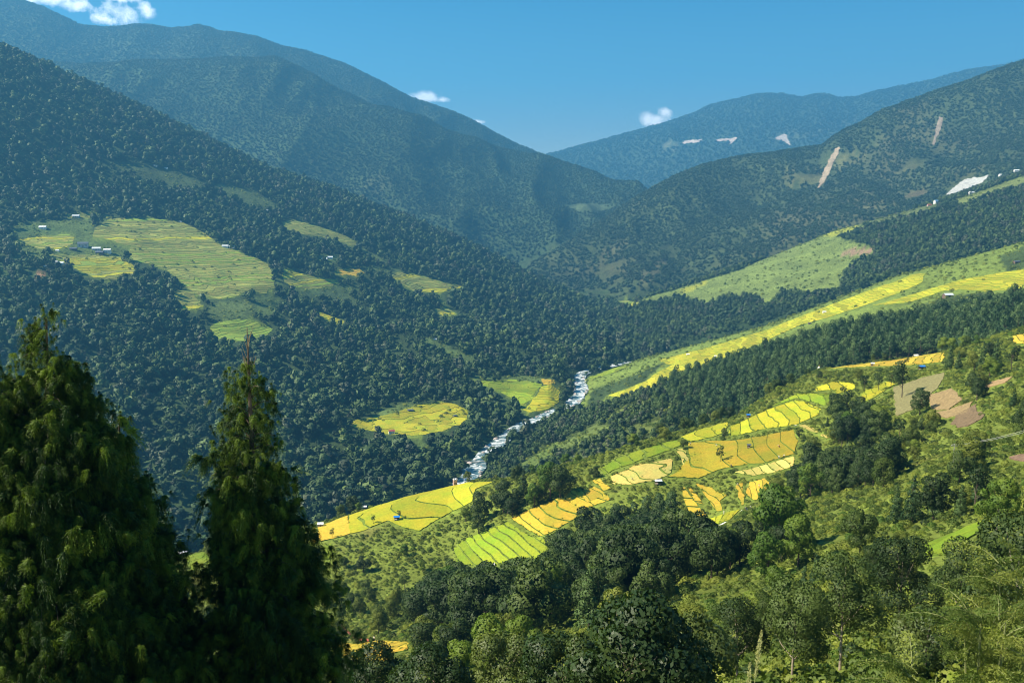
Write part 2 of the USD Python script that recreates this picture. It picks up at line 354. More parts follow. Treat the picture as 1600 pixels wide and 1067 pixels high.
# ------------------------------------------------------------------ materials
def foliage(name, dark, light, trans=0.25, rough=0.6, spread=1.0, fine=None, spec=0.25):
    """Leaves: the colour runs from dark to light from plant to plant and from clump to clump."""
    n = {"oi": ("object_info", {}), "geo": ("geometry", {}), "nz": ("noise_texture", dict(scale=fine or 0.6, detail=3.0)),
         "f": ("math", dict(math_type="multiply", value2=0.55)), "f2": ("math", dict(math_type="multiply_add", value2=0.75, value3=-0.16)), "isl": ("math", dict(math_type="multiply_add", value2=0.3)),
         "sum": ("math", dict(math_type="add", use_clamp=True)), "mid": ("math", dict(math_type="add")),
         "ramp": ("rgb_ramp", {"ramp": [(0.0, tuple(np.array(dark) * 0.75)), (0.35, dark), (0.8, light), (1.0, tuple(np.array(light) * (1.15, 1.05, 0.9)))]}),
         "p": ("principled_bsdf", dict(roughness=rough, specular_ior_level=spec)), "t": ("translucent_bsdf", {}), "m": ("mix_closure", dict(fac=trans)),
         "tc": ("mix_color", dict(blend_type="multiply", fac=1.0, b=(1.5, 1.6, 0.7), use_clamp=False))}
    l = [("oi.random", "f.value1"), ("geo.position", "nz.vector"), ("nz.fac", "f2.value1"), ("geo.random_per_island", "isl.value1"), ("f.value", "isl.value3"), ("isl.value", "sum.value1"), ("f2.value", "sum.value2"),
         ("sum.value", "ramp.fac"), ("ramp.color", "p.base_color"), ("ramp.color", "tc.a"), ("tc.result", "t.color")]
    if trans > 0:
        return usdkit.material(stage, f"/World/Looks/{name}", n, l + [("p.BSDF", "m.closure1"), ("t.BSDF", "m.closure2")], surface="m.closure")
    for k in ("t", "m", "tc"):
        n.pop(k)
    l = [x for x in l if "tc." not in x[0] and "tc." not in x[1]]
    return usdkit.material(stage, f"/World/Looks/{name}", n, l, surface="p.BSDF")


def plain(name, color, rough=0.8, var=0.25, scale=3.0, bump=0.0, spec=0.3, metal=0.0):
    n = {"geo": ("geometry", {}), "oi": ("object_info", {}), "nz": ("noise_texture", dict(scale=scale, detail=5.0, roughness=0.6)),
         "mr": ("map_range", dict(from_min=0.3, from_max=0.7, to_min=1 - var, to_max=1 + var)), "mx": ("mix_color", dict(blend_type="multiply", fac=1.0, a=color, use_clamp=False)),
         "p": ("principled_bsdf", dict(roughness=rough, specular_ior_level=spec, metallic=metal))}
    l = [("geo.position", "nz.vector"), ("nz.fac", "mr.value"), ("mr.result", "mx.b"), ("mx.result", "p.base_color")]
    if bump:
        n["bp"] = ("bump", dict(strength=0.6, distance=bump))
        l += [("nz.fac", "bp.height"), ("bp.normal", "p.normal")]
    return usdkit.material(stage, f"/World/Looks/{name}", n, l, surface="p.BSDF")


def ground_material(name, fine, coarse, bump, var=0.45):
    """Ground: the colour of what covers it (carried by the mesh) broken up by two scales of noise."""
    n = {"geo": ("geometry", {}), "at": ("attribute", dict(attribute="tint")), "n1": ("noise_texture", dict(scale=1.0 / fine, detail=6.0, roughness=0.65)), "n2": ("noise_texture", dict(scale=1.0 / coarse, detail=4.0)),
         "r1": ("map_range", dict(from_min=0.3, from_max=0.7, to_min=1 - var, to_max=1 + var)), "r2": ("map_range", dict(from_min=0.3, from_max=0.7, to_min=0.75, to_max=1.25)),
         "m1": ("mix_color", dict(blend_type="multiply", fac=1.0, use_clamp=False)), "m2": ("mix_color", dict(blend_type="multiply", fac=1.0, use_clamp=False)),
         "bp": ("bump", dict(strength=0.8, distance=bump)), "p": ("principled_bsdf", dict(roughness=0.9, specular_ior_level=0.15))}
    l = [("geo.position", "n1.vector"), ("geo.position", "n2.vector"), ("n1.fac", "r1.value"), ("n2.fac", "r2.value"), ("at.color", "m1.a"), ("r1.result", "m1.b"), ("m1.result", "m2.a"), ("r2.result", "m2.b"),
         ("m2.result", "p.base_color"), ("n1.fac", "bp.height"), ("bp.normal", "p.normal")]
    return usdkit.material(stage, f"/World/Looks/{name}", n, l, surface="p.BSDF")


M = {}
M["ground"] = ground_material("meadow_soil", 2.2, 22.0, 0.5)
M["valley"] = ground_material("valley_soil", 6.0, 60.0, 2.0)
M["mountain"] = ground_material("mountain_cover", 26.0, 260.0, 5.0, 0.4)
M["far_leaf"] = foliage("mountain_forest_leaves", (0.032, 0.058, 0.024), (0.056, 0.092, 0.032), 0.0, fine=0.006)
M["slope_light"] = foliage("light_forest_leaves", (0.045, 0.085, 0.022), (0.125, 0.175, 0.042), 0.0, fine=0.02)
M["slope_grey"] = foliage("grey_forest_leaves", (0.05, 0.065, 0.038), (0.13, 0.15, 0.08), 0.0, fine=0.02)
M["slope_leaf"] = foliage("slope_forest_leaves", (0.022, 0.048, 0.018), (0.088, 0.135, 0.040), 0.0, fine=0.014)
M["pine_leaf"] = foliage("pine_needles", (0.030, 0.066, 0.020), (0.095, 0.15, 0.040), 0.1, fine=0.05)
M["grove_leaf"] = foliage("grove_leaves", (0.028, 0.052, 0.014), (0.085, 0.125, 0.028), 0.2, fine=0.15)
M["olive_leaf"] = foliage("olive_leaves", (0.06, 0.095, 0.016), (0.19, 0.215, 0.032), 0.25, fine=0.2)
M["bright_leaf"] = foliage("bright_leaves", (0.075, 0.14, 0.018), (0.23, 0.28, 0.035), 0.28, fine=0.2)
M["scrub_leaf"] = foliage("scrub_leaves", (0.085, 0.13, 0.02), (0.26, 0.29, 0.045), 0.28, fine=0.06)
M["broad_leaf"] = foliage("broad_glossy_leaves", (0.030, 0.058, 0.016), (0.15, 0.185, 0.040), 0.25, rough=0.5, fine=0.5, spec=0.3)
M["bark"] = plain("bark", (0.10, 0.075, 0.055), 0.9, 0.4, 4.0)
M["pale_bark"] = plain("pale_bark", (0.28, 0.23, 0.18), 0.9, 0.35, 4.0)

# ------------------------------------------------------------------ what covers the ground, traced on the spurs it lies on
GRASS, SCRUB, SOIL, FOREST, ROCK = (0.115, 0.155, 0.028), (0.085, 0.115, 0.028), (0.26, 0.185, 0.085), (0.022, 0.036, 0.013), (0.20, 0.175, 0.14)
BASE = {"hillside": (0.145, 0.18, 0.028), "forest_slope": (0.055, 0.078, 0.020), "terraced_slope": (0.15, 0.20, 0.035), "grassy_spur": (0.03, 0.052, 0.017), "rocky_mountain": (0.05, 0.068, 0.026),
        "wooded_mountainside": (0.040, 0.066, 0.022), "blue_mountain": (0.042, 0.068, 0.028), "high_ridge": (0.045, 0.068, 0.03), "distant_mountain": (0.05, 0.075, 0.036)}
# fields: name, spur, polygon, colour, height of a terrace step, label
YEL, GOLD, LIME, STRAW, OLIVE, PALE = (0.46, 0.39, 0.020), (0.58, 0.36, 0.035), (0.26, 0.30, 0.016), (0.60, 0.43, 0.11), (0.40, 0.28, 0.020), (0.29, 0.27, 0.055)
FIELDS = [
    ("hillside", LIME, 1.6, "long lime yellow strips on the bank above the straw field", [(938, 733), (960, 720), (1000, 704), (1040, 692), (1062, 688), (1062, 698), (1030, 710), (1000, 719), (960, 735), (945, 742)]),
    ("hillside", YEL, 1.6, "yellow green strips on the skyline left of the bright yellow terraces", [(1062, 684), (1085, 674), (1120, 664), (1138, 660), (1134, 676), (1110, 684), (1080, 690)]),
    ("hillside", GOLD, 1.4, "pair of golden strips between the lime terraces' top and the straw field", [(880, 776), (900, 766), (905, 773), (916, 786), (948, 776), (952, 782), (908, 796), (898, 790)]),
    ("hillside", LIME, 1.6, "green yellow bank terraces right of the bright yellow terraces", [(1205, 636), (1245, 616), (1275, 616), (1300, 618), (1290, 634), (1246, 622)]),
    ("hillside", YEL, 2.6, "yellow rice field along the crest of the near spur, below the river", [(545, 806), (580, 794), (600, 785), (650, 771), (690, 758), (720, 755), (770, 753), (742, 765), (735, 785), (715, 797), (680, 815), (655, 830), (625, 822), (605, 815), (570, 829), (548, 834)]),
    ("hillside", GOLD, 2.6, "golden rice field just right of the shorter cypress, above the deep valley", [(487, 828), (520, 815), (543, 806), (546, 834), (520, 843), (487, 852)]),
    ("hillside", LIME, 1.2, "small lime green field strip beside the shorter cypress", [(500, 853), (520, 848), (525, 870), (500, 880)]),
    ("hillside", LIME, 1.2, "lime green field glimpsed between the two cypresses", [(285, 870), (320, 862), (332, 880), (300, 892)]),
    ("hillside", LIME, 2.0, "curved lime green terraces above the dark grove", [(710, 858), (725, 845), (755, 832), (795, 815), (825, 835), (860, 850), (855, 872), (800, 880), (760, 885), (730, 885), (712, 890)]),
    ("hillside", GOLD, 2.0, "golden terraces directly above the lime green terraces", [(797, 812), (812, 803), (870, 780), (890, 785), (905, 795), (898, 812), (870, 828), (845, 838), (826, 832)]),
    ("hillside", GOLD, 1.2, "short golden terrace between green banks left of the hut", [(903, 771), (930, 760), (945, 775), (917, 785)]),
    ("hillside", GOLD, 1.0, "narrow golden strip on the green bank left of the straw field", [(926, 752), (936, 749), (952, 764), (944, 767)]),
    ("hillside", STRAW, 1.4, "cut straw coloured field just above the small hut", [(955, 746), (1000, 726), (1030, 721), (1050, 716), (1050, 740), (1020, 752), (985, 757), (960, 757)]),
    ("hillside", OLIVE, 2.6, "large olive gold field with a lone round tree", [(1075, 694), (1110, 690), (1160, 688), (1215, 678), (1240, 672), (1248, 690), (1240, 710), (1190, 725), (1130, 732), (1090, 748), (1045, 746), (1060, 735), (1078, 715)]),
    ("hillside", STRAW, 1.0, "pale straw strip at the left edge of the large olive gold field", [(1057, 703), (1067, 702), (1077, 718), (1068, 729)]),
    ("hillside", GOLD, 1.4, "long golden strip below the hut, leftmost of the strips in the green bank", [(1063, 763), (1070, 762), (1082, 783), (1103, 806), (1095, 812), (1078, 800)]),
    ("hillside", GOLD, 1.4, "short golden strip second from the left in the green bank below the hut", [(1073, 764), (1080, 763), (1100, 790), (1088, 785)]),
    ("hillside", GOLD, 1.4, "broad tapering golden strip in the middle of the green bank", [(1088, 757), (1115, 763), (1135, 775), (1125, 783), (1132, 800), (1120, 800), (1105, 780)]),
    ("hillside", GOLD, 1.4, "thin golden strip with harvesters at its upper end", [(1150, 760), (1160, 755), (1165, 790), (1155, 792)]),
    ("hillside", GOLD, 1.4, "rounded golden terrace beside the harvesters at the right end of the green bank", [(1165, 770), (1170, 755), (1195, 748), (1202, 760), (1180, 785)]),
    ("hillside", YEL, 1.4, "yellow green field at the foot of the golden strips beside the white sheet", [(1075, 832), (1110, 811), (1140, 799), (1160, 795), (1142, 812), (1100, 826)]),
    ("hillside", STRAW, 1.4, "straw coloured stubble field under the large olive gold field", [(1145, 739), (1190, 729), (1242, 713), (1240, 730), (1200, 741), (1175, 746)]),
    ("hillside", YEL, 1.7, "bright yellow terraces on the spur below the stupa", [(1137, 681), (1140, 668), (1200, 641), (1245, 626), (1282, 640), (1276, 650), (1245, 664), (1190, 672), (1150, 682)]),
    ("hillside", YEL, 1.5, "small yellow terraces right below the stupa", [(1275, 606), (1300, 598), (1335, 600), (1335, 609), (1310, 615), (1300, 609), (1275, 612)]),
    ("hillside", GOLD, 1.4, "golden field along the skyline of the near spur, right of the stupa", [(1290, 577), (1330, 571), (1400, 563), (1450, 554), (1475, 551), (1472, 566), (1440, 570), (1400, 572), (1340, 574)]),
    ("hillside", YEL, 1.2, "yellow plot behind thin trees right of the stupa", [(1340, 630), (1348, 612), (1385, 597), (1398, 601), (1380, 613), (1360, 625)]),
    ("hillside", STRAW, 1.2, "slanting straw strip beside the bare dark tree", [(1248, 666), (1256, 664), (1299, 684), (1290, 687)]),
    ("hillside", GOLD, 1.4, "small golden field among trees near the lower edge, right of the shorter cypress", [(530, 1003), (560, 1008), (590, 1001), (638, 1004), (640, 1016), (610, 1022), (612, 1036), (560, 1036), (530, 1030)]),
    ("hillside", LIME, 1.6, "lime green clearing among trees at the lower right", [(1432, 857), (1470, 842), (1540, 812), (1552, 818), (1520, 840), (1490, 865), (1450, 870)]),
    ("hillside", GOLD, 1.4, "golden plot behind trees at the right edge", [(1580, 526), (1620, 519), (1620, 540), (1590, 538)]),
    ("terraced_slope", YEL, 3.0, "long band of yellow green terraces along the crest of the second spur", [(940, 621), (980, 607), (1010, 595), (1045, 571), (1032, 562), (1100, 545), (1150, 530), (1200, 515), (1260, 491), (1300, 476), (1350, 457), (1400, 440), (1420, 431), (1448, 426), (1440, 443), (1400, 460), (1350, 478), (1300, 495), (1250, 508), (1200, 532), (1150, 553), (1110, 570), (1080, 588), (1040, 610), (990, 620)]),
    ("terraced_slope", YEL, 3.0, "bright yellow terraces above the house at the right edge", [(1365, 478), (1420, 462), (1460, 450), (1500, 438), (1560, 428), (1600, 421), (1680, 395), (1680, 432), (1600, 452), (1540, 456), (1480, 453), (1420, 473)]),
    ("terraced_slope", LIME, 3.0, "pale green field beside the river bend on its right bank", [(920, 588), (940, 578), (985, 571), (962, 582), (928, 592)]),
    ("wooded_mountainside", PALE, 3.6, "broad yellow green terraces below the forest on the left slope", [(148, 357), (172, 343), (230, 341), (272, 346), (285, 348), (300, 356), (325, 368), (347, 386), (390, 399), (418, 413), (426, 430), (430, 452), (415, 459), (380, 458), (370, 463), (345, 468), (312, 462), (290, 450), (272, 431), (262, 425), (240, 415), (215, 411), (200, 400), (206, 386), (180, 378), (146, 370)]),
    ("wooded_mountainside", PALE, 3.6, "terraces below the village on the left slope", [(75, 397), (110, 399), (140, 399), (190, 403), (213, 421), (205, 430), (190, 437), (165, 438), (140, 432), (115, 418), (90, 406)]),
    ("wooded_mountainside", PALE, 3.4, "narrow terraces left of the village on the left slope", [(22, 376), (60, 372), (108, 366), (118, 372), (112, 383), (95, 390), (60, 389), (35, 381)]),
    ("wooded_mountainside", PALE, 3.0, "thin yellow strip under the forest above the village", [(100, 335), (130, 334), (167, 337), (172, 341), (110, 341)]),
    ("wooded_mountainside", PALE, 3.4, "terraces with a golden upper edge right of the broad terraces", [(437, 419), (450, 420), (475, 430), (500, 433), (533, 441), (515, 448), (480, 452), (455, 448), (445, 440)]),
    ("wooded_mountainside", GOLD, 3.4, "small golden field in the middle of the wooded left slope", [(522, 423), (545, 420), (562, 421), (570, 428), (558, 432), (532, 430)]),
    ("wooded_mountainside", PALE, 3.4, "sloping yellow field right of the small golden field on the left slope", [(608, 431), (625, 426), (650, 430), (700, 443), (732, 450), (702, 452), (690, 458), (645, 456), (630, 446)]),
    ("wooded_mountainside", (0.25, 0.24, 0.05), 3.4, "dull terraces high on the left slope", [(440, 348), (460, 344), (500, 355), (530, 365), (562, 381), (550, 386), (520, 373), (490, 369), (465, 366), (445, 356)]),
    ("wooded_mountainside", PALE, 3.4, "tiny yellow clearing in the forest on the left slope", [(675, 483), (700, 484), (713, 492), (695, 496)]),
    ("wooded_mountainside", YEL, 3.0, "slanting row of small yellow terraces in the forest on the left slope", [(488, 486), (500, 487), (520, 495), (545, 505), (535, 511), (515, 503), (495, 495)]),
    ("wooded_mountainside", (0.26, 0.31, 0.035), 3.4, "green field on the left slope behind the tip of the shorter cypress", [(325, 512), (345, 504), (390, 500), (426, 515), (415, 530), (380, 534), (350, 533), (330, 526)]),
    ("wooded_mountainside", PALE, 3.4, "small yellow green field below the left end of the broad terraces", [(270, 455), (298, 455), (310, 470), (321, 480), (290, 488), (283, 475)]),
    ("wooded_mountainside", YEL, 2.6, "fan of yellow terraces in the forest above the river", [(540, 664), (560, 657), (580, 652), (620, 645), (655, 632), (690, 628), (715, 633), (734, 645), (730, 655), (715, 664), (690, 673), (650, 682), (620, 680), (590, 675), (560, 671)]),
    ("wooded_mountainside", LIME, 2.6, "green terraces on the left bank above the river bend", [(735, 596), (775, 595), (800, 593), (832, 597), (846, 601), (830, 625), (815, 639), (805, 626), (780, 612)]),
    ("wooded_mountainside", YEL, 2.6, "bright yellow field inside the river bend", [(816, 641), (831, 628), (847, 605), (862, 602), (876, 612), (873, 630), (850, 642), (825, 646)]),
    ("wooded_mountainside", GOLD, 2.6, "tiny golden plot beside the upper river bend", [(846, 593), (866, 594), (867, 601), (850, 601)]),
    (None, PALE, 4.0, "single yellow field far up the valley floor", [(958, 471), (980, 470), (997, 473), (996, 479), (970, 480)]),
]
PLOTS = [
    (SOIL, "brown ploughed plot beside the tall bare trunked tree", [(1448, 620), (1490, 606), (1502, 626), (1482, 640), (1458, 642)]),
    (SOIL, "brown ploughed plot between green banks, lower of two", [(1458, 645), (1482, 642), (1520, 628), (1512, 646), (1475, 655)]),
    ((0.16, 0.11, 0.06), "dark freshly ploughed plot at the right", [(1484, 664), (1495, 648), (1525, 632), (1534, 655), (1510, 668)]),
    ((0.31, 0.21, 0.10), "reddish ploughed plot near the right edge", [(1535, 602), (1585, 588), (1572, 598), (1535, 609)]),
    ((0.20, 0.18, 0.075), "faded brown green plot left of the ploughed plots", [(1396, 606), (1440, 591), (1478, 582), (1466, 606), (1432, 638), (1402, 650)]),
    ((0.19, 0.12, 0.08), "brown plot cut by the right edge", [(1572, 716), (1620, 708), (1620, 727)]),
]
# clearings and bare places coloured on the ground itself: spur, colour, trees kept out, polygon
COVERS = [
    ("wooded_mountainside", (0.085, 0.125, 0.033), True, [(20, 352), (70, 345), (110, 345), (148, 345), (145, 372), (180, 382), (200, 392), (212, 412), (190, 404), (140, 400), (75, 398), (60, 410), (25, 388)]),
    ("wooded_mountainside", (0.080, 0.120, 0.033), True, [(430, 436), (455, 450), (520, 450), (545, 445), (560, 460), (520, 468), (450, 466), (432, 456)]),
    ("wooded_mountainside", (0.085, 0.125, 0.033), True, [(396, 464), (430, 460), (440, 474), (424, 498), (404, 496)]),
    ("wooded_mountainside", (0.075, 0.11, 0.033), True, [(560, 414), (600, 420), (640, 424), (610, 428), (575, 424)]),
    ("wooded_mountainside", (0.075, 0.11, 0.033), True, [(560, 384), (590, 400), (610, 415), (590, 412), (565, 396)]),
    ("wooded_mountainside", (0.075, 0.115, 0.03), True, [(495, 400), (530, 398), (545, 408), (510, 414), (495, 410)]),
    ("wooded_mountainside", (0.075, 0.115, 0.03), True, [(672, 440), (690, 462), (720, 500), (700, 505), (690, 480)]),
    ("wooded_mountainside", (0.085, 0.125, 0.033), True, [(728, 590), (770, 586), (835, 588), (880, 600), (880, 615), (860, 598), (835, 596), (770, 592), (735, 596)]),
    ("grassy_spur", (0.15, 0.195, 0.045), True, [(1000, 468), (1050, 454), (1105, 438), (1150, 425), (1200, 403), (1240, 383), (1290, 364), (1340, 350), (1350, 356), (1310, 371), (1357, 385), (1365, 398), (1335, 411), (1320, 425), (1310, 452), (1270, 458), (1220, 455), (1215, 466), (1195, 480), (1185, 463), (1140, 462), (1100, 476), (1060, 463), (1010, 474)]),
    ("grassy_spur", (0.26, 0.28, 0.03), True, [(1282, 368), (1300, 360), (1340, 351), (1336, 360), (1300, 369)]),
    ("grassy_spur", (0.27, 0.28, 0.03), True, [(1062, 453), (1105, 439), (1108, 444), (1070, 457)]),
    ("grassy_spur", (0.10, 0.125, 0.04), True, [(1340, 352), (1360, 341), (1400, 334), (1462, 318), (1470, 326), (1420, 338), (1370, 350)]),
    ("grassy_spur", (0.14, 0.17, 0.045), True, [(1490, 313), (1540, 297), (1600, 275), (1640, 260), (1640, 280), (1590, 292), (1550, 304), (1500, 320)]),
    ("grassy_spur", (0.09, 0.12, 0.035), True, [(962, 555), (985, 546), (1008, 540), (1003, 549), (975, 557)]),
    ("grassy_spur", (0.24, 0.16, 0.10), True, [(1310, 396), (1340, 388), (1364, 389), (1358, 398), (1322, 400)]),
    ("grassy_spur", (0.30, 0.21, 0.14), True, [(1358, 418), (1364, 420), (1370, 430), (1365, 430)]),
    ("rocky_mountain", (0.10, 0.085, 0.045), True, [(1410, 308), (1425, 300), (1447, 297), (1450, 302), (1430, 310), (1415, 314)]),
    ("rocky_mountain", (0.085, 0.088, 0.04), False, [(940, 392), (975, 372), (985, 400), (975, 440), (950, 455), (935, 430)]),
    ("rocky_mountain", (0.09, 0.09, 0.042), False, [(1010, 400), (1040, 380), (1060, 395), (1030, 425), (1010, 450), (1000, 440)]),
    ("rocky_mountain", (0.095, 0.10, 0.038), False, [(1230, 262), (1300, 238), (1360, 238), (1330, 260), (1270, 290), (1240, 300), (1220, 285)]),
    ("rocky_mountain", (0.09, 0.10, 0.038), False, [(1370, 260), (1440, 240), (1500, 220), (1490, 240), (1420, 270), (1360, 285)]),
    ("distant_mountain", (0.085, 0.105, 0.05), False, [(1190, 215), (1240, 200), (1310, 190), (1350, 185), (1340, 200), (1280, 210), (1240, 222)]),
    ("distant_mountain", (0.14, 0.15, 0.08), True, [(1030, 224), (1060, 221), (1060, 230), (1035, 232)]),
    ("wooded_mountainside", (0.085, 0.12, 0.035), True, [(340, 472), (385, 467), (402, 482), (398, 499), (345, 502), (322, 495), (322, 485)]),
    ("wooded_mountainside", (0.075, 0.115, 0.03), True, [(632, 682), (660, 684), (668, 700), (676, 706), (640, 712), (655, 700)]),
    ("wooded_mountainside", (0.08, 0.12, 0.035), True, [(655, 522), (690, 538), (742, 560), (738, 578), (720, 566), (690, 552), (660, 535)]),
    ("wooded_mountainside", (0.055, 0.085, 0.03), True, [(450, 456), (525, 455), (562, 470), (555, 478), (520, 471), (470, 476)]),
    ("wooded_mountainside", (0.06, 0.085, 0.03), True, [(170, 252), (230, 258), (285, 270), (325, 290), (300, 300), (240, 286), (190, 265)]),
    ("wooded_mountainside", (0.065, 0.095, 0.03), True, [(330, 285), (400, 300), (440, 330), (400, 325), (350, 305)]),
    ("wooded_mountainside", (0.075, 0.12, 0.033), True, [(20, 360), (60, 352), (110, 362), (60, 371), (25, 374)]),
    ("wooded_mountainside", (0.06, 0.10, 0.03), False, [(0, 400), (30, 398), (62, 430), (60, 460), (40, 520), (0, 545), (-60, 540), (-60, 400)]),
    ("wooded_mountainside", (0.30, 0.18, 0.10), True, [(51, 434), (60, 426), (70, 424), (70, 430), (58, 437)]),
    ("wooded_mountainside", (0.09, 0.13, 0.035), True, [(575, 652), (600, 640), (632, 628), (650, 628), (640, 640), (600, 650)]),
    ("blue_mountain", (0.075, 0.095, 0.045), False, [(560, 285), (600, 270), (620, 285), (600, 300), (570, 305)]),
    ("blue_mountain", (0.07, 0.10, 0.045), True, [(880, 320), (930, 318), (960, 325), (935, 332), (900, 330)]),
    ("forest_slope", (0.11, 0.145, 0.035), True, [(860, 705), (900, 680), (935, 662), (960, 668), (925, 690), (885, 708)]),
    ("forest_slope", (0.10, 0.14, 0.03), True, [(800, 735), (850, 700), (870, 690), (880, 696), (840, 735)]),
    ("forest_slope", (0.12, 0.15, 0.035), True, [(980, 670), (1040, 650), (1060, 655), (1010, 680)]),
    ("forest_slope", (0.13, 0.16, 0.035), True, [(950, 648), (985, 634), (1040, 618), (1035, 626), (985, 642), (960, 654)]),
    ("terraced_slope", (0.045, 0.07, 0.02), False, [(918, 642), (925, 612), (1000, 582), (1043, 564), (1030, 575), (1000, 600), (960, 613), (935, 632)]),
    ("terraced_slope", (0.05, 0.075, 0.02), False, [(1430, 480), (1480, 462), (1540, 458), (1580, 464), (1640, 470), (1640, 500), (1440, 500)]),
    ("terraced_slope", (0.05, 0.075, 0.02), False, [(1560, 400), (1600, 385), (1700, 350), (1700, 400), (1600, 425), (1572, 425)]),
]


SCARS = [
    ("rocky_mountain", (0.36, 0.28, 0.19), [(1312, 231), (1304, 234), (1297, 248), (1285, 272), (1276, 296), (1282, 294), (1296, 272), (1306, 252)]),
    ("rocky_mountain", (0.24, 0.19, 0.14), [(1467, 183), (1474, 186), (1470, 205), (1461, 229), (1455, 231), (1461, 205)]),
    ("distant_mountain", (0.62, 0.52, 0.45), [(1064, 223), (1080, 220), (1097, 219), (1096, 222), (1070, 226)]),
    ("distant_mountain", (0.55, 0.45, 0.38), [(1118, 219), (1140, 217), (1152, 215), (1147, 222), (1139, 228), (1140, 220), (1120, 222)]),
    ("distant_mountain", (0.55, 0.47, 0.40), [(1210, 217), (1225, 210), (1229, 212), (1236, 230), (1226, 222), (1214, 219)]),
]


def inside(poly, px, row):
    a = np.array(poly)
    m = (px > a[:, 0].min()) & (px < a[:, 0].max()) & (row > a[:, 1].min()) & (row < a[:, 1].max())
    out = np.zeros(px.shape, bool)
    if m.any():
        out[m] = shapely.contains_xy(shapely.Polygon(poly), px[m], row[m])
    return out


def wobble(px, row, x, y, amount=4.0):
    s = np.maximum(y, 10) / 60.0
    return px + amount * 2 * fbm2(x, y, s, s, 3, 51), row + amount * 0.8 * fbm2(x, y, s, s, 3, 52)


GPX, GROW = project(GX, GY, GZ)
TINT = np.zeros(GX.shape + (3,))
for k, name in enumerate(ORDER):
    TINT[GW == k] = BASE[name]
WPX, WROW = wobble(GPX, GROW, GX, GY)
for name, colour, _, poly in COVERS:
    scar = colour[0] > 0.24 and name != "grassy_spur"
    m = (inside(poly, GPX, GROW) if scar else inside(poly, WPX, WROW)) & (GW == ORDER.index(name))
    if name == "rocky_mountain" and not scar:
        m &= fbm2(GX, GY, 120, 160, 4, 64) > 0.05
    TINT[m] = colour
for spur, colour, _, _, poly in FIELDS:          # a green bank under and round every field
    m = inside(poly, GPX, GROW) & ((GW == ORDER.index(spur)) if spur else True)
    TINT[m] = (0.15, 0.20, 0.028)
m = GW == ORDER.index("hillside")                # meadow, tired grass and bracken on the near hillside
n = fbm2(GX, GY, 30, 30, 4, 61)
TINT[m] *= (1 + 0.9 * n[m])[:, None] * np.where(n[m] > 0.1, 1.0, 1.0)[:, None]
n2 = np.clip(fbm2(GX, GY, 18, 18, 3, 62) * 6 - 0.6, 0, 1)
TINT[m] = TINT[m] * (1 - 0.6 * n2[m][:, None]) + 0.6 * n2[m][:, None] * np.array((0.19, 0.16, 0.045))
m = GW == ORDER.index("rocky_mountain")
n = np.clip(fbm2(GX, GY, 260, 420, 4, 63) * 5, 0, 1)
TINT[m] = TINT[m] * (1 - n[m][:, None]) + n[m][:, None] * np.array((0.085, 0.088, 0.040))
TINT = np.maximum(TINT, 0.004)

PRIM = {"hillside": "ground"}
cell = GW[:-1, :-1]
ids = np.arange(NU * NL).reshape(NU, NL)
quads = np.stack([ids[:-1, :-1], ids[1:, :-1], ids[1:, 1:], ids[:-1, 1:]], -1)
P3 = np.stack([GX, GY, GZ], -1).reshape(-1, 3)
gdu, gdl = np.gradient(GZ, us, axis=0), np.gradient(GZ, lys, axis=1)
dzdx = gdu / GY
dzdy = (gdl - GU * gdu) / GY
GN = np.stack([-dzdx, -dzdy, np.ones_like(GZ)], -1)
GN /= np.linalg.norm(GN, axis=-1, keepdims=True)
for k, name in enumerate(ORDER):
    q = quads[cell == k]
    keep, inv = np.unique(q, return_inverse=True)
    mat = M["ground"] if name == "hillside" else M["mountain"] if k >= ORDER.index("rocky_mountain") and name != "wooded_mountainside" else M["valley"]
    o = obj(PRIM.get(name, name), (P3[keep], inv.reshape(-1, 4)), mat, normals=GN.reshape(-1, 3)[keep], primvars={"tint": TINT.reshape(-1, 3)[keep]})
    tag(o, kind="structure")

# ------------------------------------------------------------------ foliage shapes
def leaves(p, nrm, size, rng, soft, aspect=1.0):
    """Small bent four-cornered leaf clumps at the points p facing nrm; soft: the directions their shading leans to."""
    n = len(p)
    nrm = nrm / np.linalg.norm(nrm, axis=1, keepdims=True)
    t = rng.normal(size=(n, 3))
    t -= (t * nrm).sum(1, keepdims=True) * nrm
    t /= np.linalg.norm(t, axis=1, keepdims=True)
    b = np.cross(nrm, t)
    s = np.asarray(size).reshape(-1, 1) * np.ones((n, 1))
    v = np.stack([p - t * s, p + b * s * 0.62 * aspect + nrm * s * 0.12, p + t * s, p - b * s * 0.62 * aspect + nrm * s * 0.12], 1).reshape(-1, 3)
    f = (np.arange(n)[:, None] * 4 + np.array([[0, 3, 2, 1]]))
    return v, f, np.repeat(soft, 4, axis=0)


